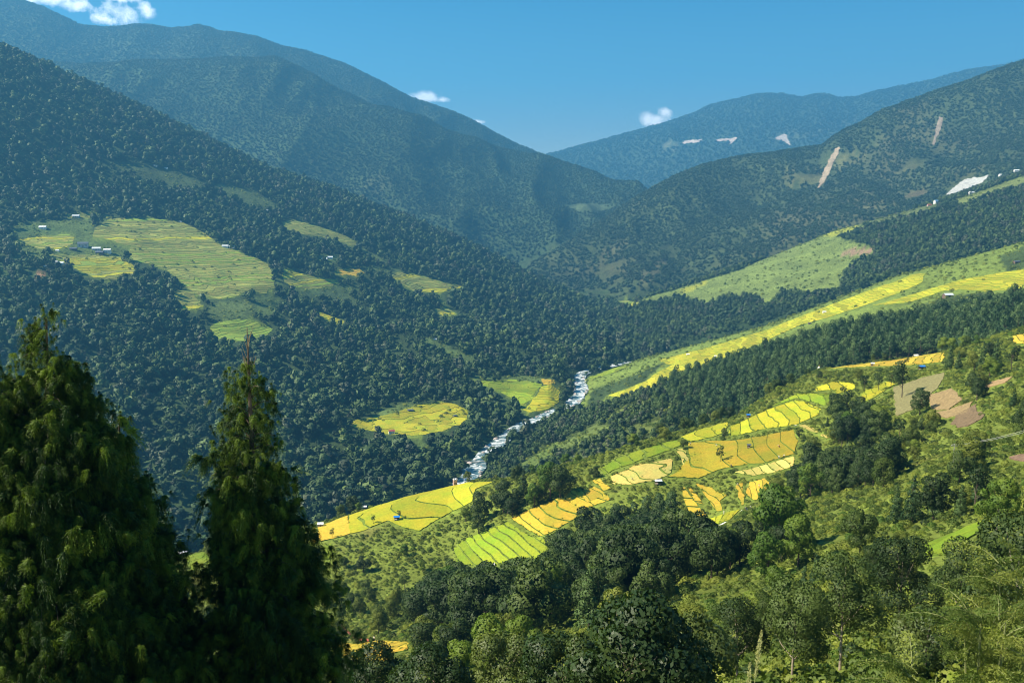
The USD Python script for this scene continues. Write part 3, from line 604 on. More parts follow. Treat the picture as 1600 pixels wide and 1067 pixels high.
def crown_mesh(rng, lobes, n, leaf, rough=0.5, low=-0.5, thin=0.72):
    """A crown of leaf clumps spread over and in its lobes (x, y, z, radius): uneven outline, gaps between lobes."""
    lobes = np.asarray(lobes, float)
    w = lobes[:, 3] ** 2
    which = rng.choice(len(lobes), size=int(n * 1.9), p=w / w.sum())
    d = rng.normal(size=(len(which), 3))
    d /= np.linalg.norm(d, axis=1, keepdims=True)
    keep = d[:, 2] > low - 0.35 * rng.random(len(d))
    which, d = which[keep], d[keep]
    r = lobes[which, 3] * (thin + (1.06 - thin) * rng.random(len(which)) ** 0.6)
    p = lobes[which, :3] + d * r[:, None] * (1, 1, 0.86)
    dist = np.linalg.norm((p[:, None] - lobes[None, :, :3]) / lobes[None, :, 3:], axis=2)
    dist[np.arange(len(p)), which] = 9
    ok = np.nonzero(dist.min(1) > 0.78)[0][:n]
    p, d = p[ok], d[ok]
    nrm = d + rough * rng.normal(size=d.shape)
    nrm /= np.linalg.norm(nrm, axis=1, keepdims=True)
    c = lobes[:, :3].mean(0)
    out = p - c
    out /= np.linalg.norm(out, axis=1, keepdims=True)
    soft = 0.55 * d + 0.2 * out + 0.35 * nrm + np.array([0, 0, 0.08])
    soft /= np.linalg.norm(soft, axis=1, keepdims=True)
    return leaves(p, nrm, leaf * (0.6 + 0.8 * rng.random(len(p))), rng, soft)


def tube(pts, radii, sides=6):
    """A tapered tube through the points."""
    pts, radii = np.asarray(pts, float), np.asarray(radii, float)
    d = np.gradient(pts, axis=0)
    d /= np.linalg.norm(d, axis=1, keepdims=True)
    ref = np.where(np.abs(d[:, 2:3]) < 0.9, [[0, 0, 1.0]], [[1.0, 0, 0]])
    a = np.cross(d, ref)
    a /= np.linalg.norm(a, axis=1, keepdims=True)
    b = np.cross(d, a)
    th = np.arange(sides) / sides * 2 * np.pi
    v = (pts[:, None] + radii[:, None, None] * (np.cos(th)[None, :, None] * a[:, None] + np.sin(th)[None, :, None] * b[:, None])).reshape(-1, 3)
    i = np.arange(len(pts) - 1)[:, None] * sides
    j = np.arange(sides)[None]
    k = (j + 1) % sides
    f = np.stack([i + j, i + k, i + sides + k, i + sides + j], -1).reshape(-1, 4)
    return v, f


def join(parts):
    vs, fs, off = [], [], 0
    for p in parts:
        vs.append(p[0])
        fs.append(np.asarray(p[1]) + off)
        off += len(p[0])
    return np.vstack(vs), np.vstack(fs)


def joinn(parts):
    v, f = join([(p[0], p[1]) for p in parts])
    return v, f, np.vstack([p[2] for p in parts])


def round_lobes(rng, h, r, n, base=0.35):
    """Lobes of a broad crown: h the tree's height, r the crown's radius."""
    out = [(0, 0, h * 0.60, r * 0.48)]
    for k in range(n):
        a = rng.random() * 2 * np.pi
        zz = base + (0.92 - base) * rng.random()
        rad = r * (0.75 - 0.55 * abs(zz - 0.55) / 0.45) * (0.75 + 0.5 * rng.random())
        out.append((rad * math.cos(a), rad * math.sin(a), h * zz, r * (0.20 + 0.30 * rng.random())))
    return np.array(out)


def pine_lobes(rng, h, r, n):
    out = [(0, 0, h * 0.9, r * 0.42)]
    for k in range(n):
        zz = 0.36 + 0.62 * (k + rng.random()) / n
        rad = r * (1.05 - zz) * 1.2 * (0.5 + 0.6 * rng.random())
        a = rng.random() * 2 * np.pi
        out.append((rad * math.cos(a), rad * math.sin(a), h * zz, r * (0.34 + 0.34 * (1 - zz) + 0.12 * rng.random())))
    return np.array(out)


def cone_lobes(rng, h, r, n):
    out = []
    for k in range(n):
        zz = 0.08 + 0.90 * (k + 0.5) / n
        rad = r * (1.0 - zz) * 0.62
        a = k * 2.4 + rng.random()
        out.append((rad * math.cos(a), rad * math.sin(a), h * zz, r * (0.62 * (1 - zz) + 0.12)))
    return np.array(out)


def wood(rng, h, r, lobes, trunk=0.03, sides=6, limbs=5):
    """Trunk with limbs that reach for the lobes."""
    top = h * 0.8
    sway = rng.normal(size=2) * h * 0.02
    z = np.linspace(-0.6, top, 7)
    axis = np.stack([sway[0] * (z / top) ** 2, sway[1] * (z / top) ** 2, z], 1)
    parts = [tube(axis, h * trunk * np.linspace(1.15, 0.18, 7), sides)]
    for k in rng.permutation(len(lobes))[:limbs]:
        c = lobes[k]
        z0 = max(0.12 * h, min(c[2] * 0.62, top * 0.8))
        s = np.array([sway[0] * (z0 / top) ** 2, sway[1] * (z0 / top) ** 2, z0])
        mid = (s + c[:3]) / 2 + (0, 0, -0.03 * h)
        parts.append(tube([s, mid, c[:3]], h * trunk * np.array([0.5, 0.33, 0.12]), 4))
    return join(parts)


UsdGeom.Scope.Define(stage, "/World/Looks")      # (materials live here; plant shapes below are class prims)


class Kind:
    """One shape of a plant: a class prim with its parts, to be referenced or scattered."""

    def __init__(self, name, parts):
        self.path = numbered("/World", "plant_shape_" + name)
        stage.CreateClassPrim(self.path)
        for pname, geo, mat in parts:
            obj(pname, geo[:2], mat, self.path, normals=geo[2] if len(geo) > 2 else None, smooth=len(geo) == 2)


def scatter(name, label, cat, kinds, xyz, scale, rng, which=None, kind="stuff", lean=None, flat=1.0, stretch=0.18):
    """Many alike plants that nobody could count, as one object."""
    pi = UsdGeom.PointInstancer.Define(stage, numbered("/World", name))
    path = str(pi.GetPath())
    protos = []
    for i, k in enumerate(kinds):
        x = UsdGeom.Xform.Define(stage, f"{path}/{name}_shape_{i:03d}")
        for p in stage.GetPrimAtPath(k.path).GetChildren():
            pass
        x.GetPrim().GetReferences().AddInternalReference(k.path)
        protos.append(x.GetPath())
    pi.CreatePrototypesRel().SetTargets(protos)
    n = len(xyz)
    pi.CreateProtoIndicesAttr(Vt.IntArray.FromNumpy((rng.integers(0, len(kinds), n) if which is None else which).astype(np.int32)))
    pi.CreatePositionsAttr(Vt.Vec3fArray.FromNumpy(np.asarray(xyz, np.float32)))
    a = rng.random(n) * np.pi
    if lean is None:
        lean = np.tile([0, 0, 1.0], (n, 1))
    w0, t0 = np.sqrt((1 + lean[:, 2]) / 2), np.sqrt(np.maximum(1e-12, (1 + lean[:, 2]) * 2))
    qx, qy = -lean[:, 1] / t0, lean[:, 0] / t0                 # the turn that takes up to the slope's own normal
    c_, s_ = np.cos(a), np.sin(a)
    pi.CreateOrientationsAttr(Vt.QuathArray([Gf.Quath(float(w_ * c), float(x * c + y * s), float(y * c - x * s), float(w_ * s)) for w_, x, y, c, s in zip(w0, qx, qy, c_, s_)]))
    sc = np.stack([scale, scale, scale * flat * (1 - stretch + 2 * stretch * rng.random(n))], 1)
    pi.CreateScalesAttr(Vt.Vec3fArray.FromNumpy(sc.astype(np.float32)))
    return tag(pi, label, cat, kind=kind)


# far and middle shapes: one metre of crown radius at scale 1 unless said otherwise
rg = np.random.default_rng(11)
FAR = [Kind("mountain_tree", [("crown", crown_mesh(rg, round_lobes(rg, 2.3, 1.0, 4), 46, 0.46), M["far_leaf"])]) for _ in range(3)]
MID = []
for _ in range(4):
    lb = round_lobes(rg, 2.3, 1.0, 7)
    MID.append(Kind("slope_tree", [("crown", crown_mesh(rg, lb, 190, 0.25), M["slope_leaf"])]))
for mat in ("slope_light", "slope_light", "slope_grey"):
    MID.append(Kind("slope_tree", [("crown", crown_mesh(rg, round_lobes(rg, 2.5, 1.0, 8), 190, 0.25), M[mat])]))


def species(p, rng, light=0.16, grey=0.10):
    """Mostly the dark trees, with drifts of light green and grey green ones."""
    w = rng.integers(0, 4, len(p))
    a, b = clumpy(p, 55, 78) + 0.35 * rng.random(len(p)), clumpy(p, 40, 79) + 0.35 * rng.random(len(p))
    w = np.where(a > np.quantile(a, 1 - light), 4 + rng.integers(0, 2, len(p)), w)
    return np.where(b > np.quantile(b, 1 - grey), 6, w)


PINE_MID = []
for _ in range(3):
    lb = pine_lobes(rg, 18.5, 4.9, 13)
    PINE_MID.append(Kind("slope_pine", [("crown", crown_mesh(rg, lb, 800, 0.5), M["pine_leaf"]), ("trunk", wood(rg, 20.0, 4.2, lb, 0.016, 5, 3), M["bark"])]))
SCRUB_MID = [Kind("scrub", [("crown", crown_mesh(rg, np.array([(0, 0, 0.3, 0.8), (0.5, 0.2, 0.25, 0.5), (-0.4, 0.4, 0.2, 0.55), (0.0, -0.5, 0.2, 0.5)]) * (0.9 + 0.2 * rg.random()), 70, 0.26, low=-0.1), M["scrub_leaf"])]) for _ in range(3)]

KEEP_OUT = {}
for name, _, out, poly in COVERS:
    if out:
        KEEP_OUT.setdefault(name, []).append(poly)
for name, _, _, _, poly in FIELDS:
    for nm in ([name] if name else ORDER):
        KEEP_OUT.setdefault(nm, []).append(poly)
KEEP_OUT.setdefault("rocky_mountain", []).append([(1470, 312), (1482, 296), (1510, 278), (1550, 272), (1540, 289), (1490, 309)])
for name, _, poly in SCARS:
    KEEP_OUT.setdefault(name, []).append(poly)
for _, _, poly in PLOTS:
    KEEP_OUT.setdefault("hillside", []).append(poly)


def spots(name, y0, y1, step, height, rng, pxr=(-60, 1660), out=True, jitter=0.8):
    """Jittered grid of places on one spur that the camera could see, grown with distance: (x, y, z)."""
    ys, got = y0, []
    while ys < y1:
        yb = min(y1, ys * 1.12)
        s = step(ys) if callable(step) else step
        xa, xb = (pxr[0] - CX) / FPX * ys * 1.12 * 1.06, (pxr[1] - CX) / FPX * yb * 1.06
        if pxr[0] > CX:
            xa = (pxr[0] - CX) / FPX * ys * 0.95
        gx, gy = np.meshgrid(np.arange(xa, xb, s), np.arange(ys, yb, s))
        gx = gx + (rng.random(gx.shape) - 0.5) * s * jitter * 1.3
        gy = gy + (rng.random(gy.shape) - 0.5) * s * jitter * 1.3
        gx, gy = gx.ravel(), gy.ravel()
        k = grid_at(GW.astype(float), gx / gy, np.log(gy))
        m = np.abs(k - ORDER.index(name)) < 0.02
        got.append(np.stack([gx[m], gy[m]], 1))
        ys = yb
    p = np.vstack(got)
    z = z_at(p[:, 0], p[:, 1])
    px, row = project(p[:, 0], p[:, 1], z)
    dr = RIVER_TREE.query(p, workers=4)[0]
    m = (px > pxr[0]) & (px < pxr[1]) & (row > -60) & seen(p[:, 0], p[:, 1], z + height) & ((dr > np.where(px > 915, 6, 13)) | (p[:, 1] > 2700))
    p, z, px, row = p[m], z[m], px[m], row[m]
    if out:
        wx, wr = wobble(px, row, p[:, 0], p[:, 1], 3.0)
        bad = np.zeros(len(p), bool)
        for poly in KEEP_OUT.get(name, []):
            bad |= inside(poly, wx, wr) | inside(poly, px, row)
        if name == "wooded_mountainside":
            up = 11.0 / p[:, 1] * FPX
            for poly in [f[4] for f in FIELDS if f[0] == name]:
                bad |= inside(poly, px, row - 0.5 * up) | inside(poly, px, row - 0.95 * up)
        p, z, px, row = p[~bad], z[~bad], px[~bad], row[~bad]
    return np.column_stack([p, z]), px, row


def clumpy(p, scale, seed):
    return fbm2(p[:, 0], p[:, 1], scale, scale, 3, seed)


rs = np.random.default_rng(21)
FOREST_COUNT = {}
for name, y0, y1, s, label, thin in (("blue_mountain", 3500, 5900, 15, "dense dark forest covering the blue mountain left of the valley's head", 0.0),
                                     ("high_ridge", 5400, 7300, 20, "forest on the highest ridge under the clouds", 0.0),
                                     ("distant_mountain", 8000, 11500, 40, "hazy blue forest on the most distant mountain", 0.1),
                                     ("rocky_mountain", 2800, 4500, 11.5, "forest and scrub on the steep mountain right of the valley's head", 0.30)):
    p, px, row = spots(name, y0, y1, s, 10, rs)
    c = clumpy(p, s * 9, 71)
    p = p[c + 0.5 * rs.random(len(p)) > thin - 0.25 + (0.04 if name == "rocky_mountain" else 0)]
    if name == "rocky_mountain":
        qx, qr = project(p[:, 0], p[:, 1], p[:, 2])
        wx, wr = wobble(qx, qr, p[:, 0], p[:, 1])
        bare = np.zeros(len(p), bool)
        for nm, col, out, poly in COVERS:
            if nm == name and not out:
                bare |= inside(poly, wx, wr)
        p = p[~bare | (clumpy(p, 60, 77) > -0.02)]
    FOREST_COUNT[name] = len(p)
    sc = s * (0.47 if name == "rocky_mountain" else 0.37) * (0.7 + 0.65 * rs.random(len(p)) ** 1.5)
    u_, l_ = p[:, 0] / p[:, 1], np.log(p[:, 1])
    nn = np.stack([grid_at(GN[..., j], u_, l_) for j in range(3)], 1)
    nn /= np.linalg.norm(nn, axis=1, keepdims=True)
    scatter("forest", label, "forest", FAR, p - nn * 0.5 * sc[:, None], sc * 1.15, rs, lean=nn, flat=0.62)
p, px, row = spots("wooded_mountainside", 430, 3100, lambda y: 11.5 if y < 1500 else 11.0, 10, rs)
c = clumpy(p, 70, 72)
p = p[(c + 0.35 * rs.random(len(p)) > -0.08)]
FOREST_COUNT["wooded"] = len(p)
sc = 5.9 * (0.36 + 1.25 * rs.random(len(p)) ** 2.1) * np.where(p[:, 1] > 1500, 1.1, 1.22) * (1 + 0.5 * clumpy(p, 40, 73))
scatter("forest", "dense broadleaf forest filling the left side of the valley down to the river", "forest", MID, p - np.array([0, 0, 0.35]) * sc[:, None], sc, rs, species(p, rs))
p, px, row = spots("grassy_spur", 1750, 2750, 10.5, 9, rs)
c = clumpy(p, 90, 74)
p = p[c + 0.35 * rs.random(len(p)) > -0.14]
FOREST_COUNT["grassy"] = len(p)
sc = 5.2 * (0.62 + 0.7 * rs.random(len(p)) ** 1.4)
scatter("forest", "forest on the third spur below the grassland", "forest", MID, p - np.array([0, 0, 0.35]) * sc[:, None], sc, rs, species(p, rs))
# grassland dotted with bushes
for name, y0, y1, s, dens in (("grassy_spur", 1850, 2750, 17, 0.5), ("terraced_slope", 950, 1720, 9, 0.45), ("forest_slope", 600, 1250, 6.5, 0.9), ("wooded_mountainside", 900, 2600, 8.5, 0.5)):
    p, px, row = spots(name, y0, y1, s, 3, rs, out=False)
    c = clumpy(p, 45, 75)
    keep = c + dens * rs.random(len(p)) - 0.5 * dens > 0.02
    hedge = (np.abs(clumpy(p, 60, 88)) < 0.012) & (rs.random(len(p)) < 0.75) | (c > 0.20)
    for poly in [f[4] for f in FIELDS if f[0] == name]:
        m_ = inside(poly, px, row)
        keep = np.where(m_, hedge & (name != "terraced_slope") | (rs.random(len(p)) < 0.03), keep)
    if name == "wooded_mountainside":
        clear = np.zeros(len(p), bool)
        for poly in KEEP_OUT[name]:
            clear |= inside(poly, px, row)
        keep &= clear
    p = p[keep]
    sc = (1.2 + 2.6 * rs.random(len(p)) ** 2) * (1.35 if name == "grassy_spur" else 1.0)
    FOREST_COUNT[name + " scrub"] = len(p)
    scatter("scrub", {"grassy_spur": "bushes dotting the grassland of the third spur", "terraced_slope": "bushes and hedges between the terraces of the second spur", "forest_slope": "scrub under the pine forest", "wooded_mountainside": "bushes and hedges in the clearings and terraces of the left slope"}[name], "scrub", SCRUB_MID, p, sc, rs)

# ------------------------------------------------------------------ river, fields, buildings
def clip(tri, g):
    """The part of the triangles (n, 3, c) where g (n, 3) is positive."""
    pos = g > 0
    k = pos.sum(1)
    out = [tri[k == 3]]
    for want, lone in ((1, True), (2, False)):
        m = k == want
        if not m.any():
            continue
        t, gg, pp = tri[m], g[m], pos[m]
        first = np.argmax(pp == lone, axis=1)
        idx = (first[:, None] + np.arange(3)) % 3
        r = np.arange(len(t))[:, None]
        t, gg = t[r, idx], gg[r, idx]
        a, b, c = t[:, 0], t[:, 1], t[:, 2]
        sb = (gg[:, 0] / (gg[:, 0] - gg[:, 1]))[:, None]
        sc = (gg[:, 0] / (gg[:, 0] - gg[:, 2]))[:, None]
        ab, ac = a + (b - a) * sb, a + (c - a) * sc
        out += [np.stack([a, ab, ac], 1)] if lone else [np.stack([ab, b, c], 1), np.stack([ab, c, ac], 1)]
    return np.concatenate(out)


def world_polygon(spur, poly):
    a = np.array(poly + [poly[0]], float)
    d = [np.linspace(a[i], a[i + 1], max(2, int(np.hypot(*(a[i + 1] - a[i])) / 2.0)), endpoint=False) for i in range(len(a) - 1)]
    d = np.vstack(d)
    p = at(d[:, 0], d[:, 1], spur, ymin=120)
    med = np.median(p[:, 1])
    p = p[np.abs(np.log(p[:, 1] / med)) < 0.30]
    g = shapely.Polygon(p[:, :2]).buffer(0)
    s = 0.6 * med / 700.0
    g = g.buffer(s).buffer(-s)
    if g.geom_type != "Polygon":
        g = max(g.geoms, key=lambda q: q.area)
    return g


def patch(g, res, ragged=0.0):
    """A triangulated grid over a world polygon: triangles (n, 3, [x, y, z, distance to the outline])."""
    x0, y0, x1, y1 = g.bounds
    xs, ys = np.arange(x0 - res, x1 + 2 * res, res), np.arange(y0 - res, y1 + 2 * res, res)
    X, Y = np.meshgrid(xs, ys, indexing="ij")
    Z = z_at(X, Y)
    pts = shapely.points(X.ravel(), Y.ravel())
    sd = shapely.distance(g.exterior, pts)
    sd = np.where(shapely.contains_xy(g, X.ravel(), Y.ravel()), sd, -sd).reshape(X.shape)
    sd = sd + ragged * 2 * fbm2(X, Y, 9 + 3 * ragged, 9 + 3 * ragged, 4, 57)
    V = np.stack([X, Y, Z, sd], -1)
    a, b, c, d = V[:-1, :-1], V[1:, :-1], V[1:, 1:], V[:-1, 1:]
    t = np.concatenate([np.stack([a, b, c], -2).reshape(-1, 3, 4), np.stack([a, c, d], -2).reshape(-1, 3, 4)])
    return clip(t, t[:, :, 3])


def slab(tri, top, low, origin, rough=0.0, seed=0):
    """A solid from flat-lying triangles: their top (height or heights) and a skirt down to the ground below their edge."""
    v = tri.reshape(-1, tri.shape[2])
    key = np.round(v[:, :2] * 200).astype(np.int64)
    _, first, inv = np.unique(key, axis=0, return_index=True, return_inverse=True)
    inv = inv.reshape(-1, 3)
    inv = inv[(inv[:, 0] != inv[:, 1]) & (inv[:, 1] != inv[:, 2]) & (inv[:, 0] != inv[:, 2])]
    p = v[first]
    z = top(p) if callable(top) else np.full(len(p), top)
    if rough:
        z = z + rough * 2 * fbm2(p[:, 0], p[:, 1], 2.2, 2.2, 2, seed)
    e = np.concatenate([inv[:, [0, 1]], inv[:, [1, 2]], inv[:, [2, 0]]])
    n = len(p)
    code, rev = e[:, 0] * n + e[:, 1], e[:, 1] * n + e[:, 0]
    edge = e[~np.isin(code, rev)]
    V = np.column_stack([p[:, :2], z])
    ring = np.unique(edge)
    where = np.full(n, -1)
    where[ring] = np.arange(len(ring)) * 2 + n
    tops, bots = V[ring], np.column_stack([p[ring, :2], np.minimum(p[ring, 2], z[ring]) - low])
    sk = np.stack([tops, bots], 1).reshape(-1, 3)
    a, b = where[edge[:, 0]], where[edge[:, 1]]
    f = np.concatenate([inv, np.stack([a, a + 1, b + 1], 1), np.stack([a, b + 1, b], 1)])
    return np.vstack([V, sk]) - np.asarray(origin), f


def crop_material(name, colour, bank=(0.12, 0.18, 0.025), grain=0.9):
    """Standing crop on top, grass on the steep edge of the step."""
    n = {"geo": ("geometry", {}), "oi": ("object_info", {}), "sx": ("separate_xyz", {}), "nz": ("noise_texture", dict(scale=grain, detail=7.0, roughness=0.72)), "n2": ("noise_texture", dict(scale=0.09, detail=3.0)),
         "r1": ("map_range", dict(from_min=0.25, from_max=0.75, to_min=0.68, to_max=1.30)), "r2": ("map_range", dict(from_min=0.35, from_max=0.65, to_min=0.0, to_max=1.0, clamp=True)),
         "r3": ("map_range", dict(from_min=0.0, from_max=1.0, to_min=0.70, to_max=1.2)),
         "alt": ("mix_color", dict(a=colour, b=tuple(np.array(colour) * (0.72, 0.95, 0.9)), use_clamp=False)), "m1": ("mix_color", dict(blend_type="multiply", fac=1.0, use_clamp=False)),
         "m2": ("mix_color", dict(blend_type="multiply", fac=1.0, use_clamp=False)), "st": ("map_range", dict(from_min=0.55, from_max=0.8, to_min=0.0, to_max=1.0, clamp=True)),
         "side": ("mix_color", dict(a=bank, use_clamp=False)), "bp": ("bump", dict(strength=0.9, distance=0.35)), "p": ("principled_bsdf", dict(roughness=0.75, specular_ior_level=0.2))}
    l = [("geo.position", "nz.vector"), ("geo.position", "n2.vector"), ("nz.fac", "r1.value"), ("n2.fac", "r2.value"), ("r2.result", "alt.fac"), ("alt.result", "m1.a"), ("r1.result", "m1.b"),
         ("oi.random", "r3.value"), ("m1.result", "m2.a"), ("r3.result", "m2.b"), ("geo.true_normal", "sx.vector"), ("sx.z", "st.value"), ("st.result", "side.fac"), ("m2.result", "side.b"), ("side.result", "p.base_color"),
         ("nz.fac", "bp.height"), ("bp.normal", "p.normal")]
    return usdkit.material(stage, f"/World/Looks/{name}", n, l, surface="p.BSDF")


CROPS = {}
for nm, c in (("ripe_yellow_rice", YEL), ("golden_rice", GOLD), ("green_rice", LIME), ("straw", STRAW), ("olive_rice", OLIVE), ("pale_rice", PALE), ("dull_rice", (0.25, 0.24, 0.05)), ("young_rice", (0.26, 0.31, 0.035))):
    CROPS[c] = crop_material(nm, c)
FIELD_GEOM = []
WEEDS = []
BUND = {"curved": 0.17, "golden": 0.11, "large": 0.05, "yellow": 0.05, "bright": 0.09, "long": 0.13}
rfield = np.random.default_rng(5)
for i, (spur, colour, step, label, poly) in enumerate(FIELDS):
    g = world_polygon(spur, poly)
    res = float(np.clip(math.sqrt(g.area / 5200.0), 0.55, 6.0))
    tri = patch(g, res, 2.2 if spur == "hillside" else 9.0)
    c = g.centroid
    o = np.array([c.x, c.y, float(z_at(c.x, c.y))])
    t = empty("rice_field", o)
    tag(t, label, "rice field", "terraced rice fields")
    tri = tri.copy()
    lift = step * (1.7 if spur == "hillside" else 4.2) * fbm2(tri[:, :, 0], tri[:, :, 1], step * 14, step * 14, 3, 200 + i)
    zs = tri[:, :, 2] + lift
    tri5 = np.concatenate([tri, zs[:, :, None]], 2)
    FIELD_GEOM.append((g, spur))
    near = spur == "hillside"
    off = (i * 0.37) % 1.0
    for k in range(int(math.floor(zs.min() / step + off)) - 1, int(math.ceil(zs.max() / step + off)) + 1):
        a, b = (k - off) * step, (k + 1 - off) * step
        band = tri5[(zs.max(1) > a) & (zs.min(1) < b)]
        wide = 4.0 if near else 14.0
        if not len(band):
            continue
        band = clip(band, band[:, :, 4] - (a + (BUND.get(label.split()[0], 0.08) if near else 0.04) * step))
        band = clip(band, b - band[:, :, 4])
        area = 0.5 * np.abs(np.cross(band[:, 1, :2] - band[:, 0, :2], band[:, 2, :2] - band[:, 0, :2])).sum() if len(band) else 0
        if area < 6 * res * res:
            continue
        if near:
            e_ = band[:, 0][(np.abs(band[:, 0, 3]) < 0.5) | (np.abs(band[:, 0, 4] - a) < 0.25 * step)]
            WEEDS.append(e_[rfield.random(len(e_)) < 0.07][:, :3])
        obj("terrace", slab(band, (lambda p, b=b: 0.26 + (0.10 if near else 0.15) * (b - p[:, -1]) + p[:, 2]), 0.5, o, 0.10 if near else 0.0, i), CROPS[colour if near or colour != PALE else (PALE, PALE, PALE, (0.26, 0.31, 0.035), (0.25, 0.24, 0.05), YEL)[int(rfield.integers(6))]], t)

M["soil"] = plain("ploughed_soil", (1, 1, 1), 0.95, 0.3, 1.2, 0.4)
for colour, label, poly in PLOTS:
    g = world_polygon("hillside", poly)
    tri = patch(g, max(0.5, math.sqrt(g.area / 6000.0)), 2.0)
    o = np.array([g.centroid.x, g.centroid.y, float(z_at(g.centroid.x, g.centroid.y))])
    mat = plain("soil_" + "_".join(label.split()[:2]), colour, 0.95, 0.35, 0.9, 0.5)
    tag(obj("ploughed_plot", slab(tri, lambda p: p[:, 2] + 0.35 + 0.10 * np.sin((p[:, 0] * 0.8 + p[:, 1] * 0.6) * 2.6) + 0.2 * fbm2(p[:, 0], p[:, 1], 3, 3, 3, 91), 0.6, (0, 0, 0)), mat), label, "ploughed plot", "ploughed plots")
    FIELD_GEOM.append((g, "hillside"))
g = world_polygon("rocky_mountain", [(1478, 306), (1487, 297), (1500, 287), (1512, 281), (1530, 279), (1546, 275), (1536, 286), (1522, 291), (1510, 297), (1492, 303), (1484, 306)])
M["stone_lining"] = plain("stone_lining", (0.40, 0.40, 0.38), 0.9, 0.25, 0.08, 0.5)
tag(obj("stone_slope", slab(patch(g, 3.0), lambda p: p[:, 2] + 3.0 + 1.3 * np.sin(p[:, 0] * 0.33 + p[:, 1] * 0.1), 3.0, (0, 0, 0)), M["stone_lining"]), kind="structure")

for i, (spur, colour, poly) in enumerate(SCARS):
    g = world_polygon(spur, poly)
    tri = patch(g, max(3.0, math.sqrt(g.area / 2500.0)), 16.0 if spur == "rocky_mountain" else 14.0)
    mt = plain("bare_slope_" + "abcdefgh"[i], colour, 0.95, 0.35, 0.05, 1.5)
    tag(obj("landslide_scar", slab(tri, lambda p: p[:, 2] + 2.5 + 3 * fbm2(p[:, 0], p[:, 1], 25, 25, 3, 97), 4.0, (0, 0, 0)), mt), kind="structure")

# the river: white rapids over grey green water
nr, nc = len(RIVER), 17
d = np.gradient(RIVER[:, :2], axis=0)
d /= np.linalg.norm(d, axis=1, keepdims=True)
side = np.stack([d[:, 1], -d[:, 0]], 1)
half = 9.0 + 8.0 * fbm2(np.arange(nr) * 4.0, np.zeros(nr), 34, 1, 4, 81)
w = np.linspace(-1.25, 1.25, nc)
RP = np.zeros((nr, nc, 3))
RP[..., :2] = RIVER[:, None, :2] + side[:, None] * (half[:, None] * w[None])[..., None]
RP[..., 2] = RIVER[:, None, 2] + 0.9 * fbm2(RP[..., 0], RP[..., 1], 7, 7, 4, 82)
ri = np.arange(nr * nc).reshape(nr, nc)
M["river"] = usdkit.material(stage, "/World/Looks/river_rapids", {
    "geo": ("geometry", {}), "n1": ("noise_texture", dict(scale=0.085, detail=7.0, roughness=0.7, distortion=0.6)), "r": ("map_range", dict(from_min=0.46, from_max=0.60, to_min=0.0, to_max=1.0, clamp=True)),
    "c": ("mix_color", dict(a=(0.07, 0.13, 0.13), b=(0.80, 0.82, 0.82), use_clamp=False)), "bp": ("bump", dict(strength=0.8, distance=0.8)), "ro": ("map_range", dict(from_min=0.0, from_max=1.0, to_min=0.12, to_max=0.8)),
    "p": ("principled_bsdf", dict(roughness=0.5, specular_ior_level=0.5))},
    [("geo.position", "n1.vector"), ("n1.fac", "r.value"), ("r.result", "c.fac"), ("c.result", "p.base_color"), ("n1.fac", "bp.height"), ("bp.normal", "p.normal"), ("r.result", "ro.value"), ("ro.result", "p.roughness")], surface="p.BSDF")
tag(obj("river", (RP.reshape(-1, 3), np.stack([ri[:-1, :-1], ri[1:, :-1], ri[1:, 1:], ri[:-1, 1:]], -1).reshape(-1, 4)), M["river"], smooth=True), kind="structure")


def rock_mesh(seed, s=1.0):
    m = trimesh.creation.icosphere(subdivisions=2)
    v = m.vertices
    v = v * (0.75 + 0.6 * meshkit.noise(v * 1.6 + seed * 7.3, seed))[:, None] * (1.0, 0.8, 0.62)
    return v * s, m.faces


M["boulder"] = plain("pale_boulder", (0.42, 0.36, 0.33), 0.85, 0.3, 0.8, 0.2)
rr = np.random.default_rng(31)
ROCKS = []
for k in range(3):
    pth = numbered("/World", "plant_shape_boulder")
    stage.CreateClassPrim(pth)
    obj("stone", rock_mesh(k + 1), M["boulder"], pth)
    ROCKS.append(pth)


def instance(name, path, loc, rz, scale, label, cat, group=None, tilt=None):
    x = empty(name, loc, rz, scale)
    x.GetPrim().GetReferences().AddInternalReference(path)
    x.GetPrim().SetInstanceable(True)
    tag(x, label, cat, group)
    return x


for k, (px, row) in enumerate([(744, 733), (747, 736), (750, 739), (748, 743), (752, 745), (756, 748), (745, 740), (749, 748), (742, 730), (753, 750), (741, 747), (746, 745), (739, 735), (751, 742)]):
    q = at(px, row)[0]
    s = 0.9 + 1.6 * rr.random()
    instance("river_boulder", ROCKS[k % 3], q + (0, 0, 0.9), 360 * rr.random(), s * 1.1, "pale pinkish boulder on the gravel bar below the footbridge", "boulder", "boulders on the gravel bar")
for k in range(70):
    j = int(rr.integers(int(nr * 0.22), int(nr * 0.8)))
    sgn = rr.choice([-1, 1])
    q = RIVER[j] + np.r_[side[j] * half[j] * sgn * (0.55 + 0.6 * rr.random()), 0]
    instance("river_boulder", ROCKS[k % 3], q + (0, 0, 0.2), 360 * rr.random(), 1.1 + 2.6 * rr.random() ** 2, "grey boulder in the white rapids " + ("near the footbridge" if j < nr * 0.40 else "in the straight reach above the footbridge" if j < nr * 0.55 else "in the bright river bend"), "boulder", "boulders in the river")

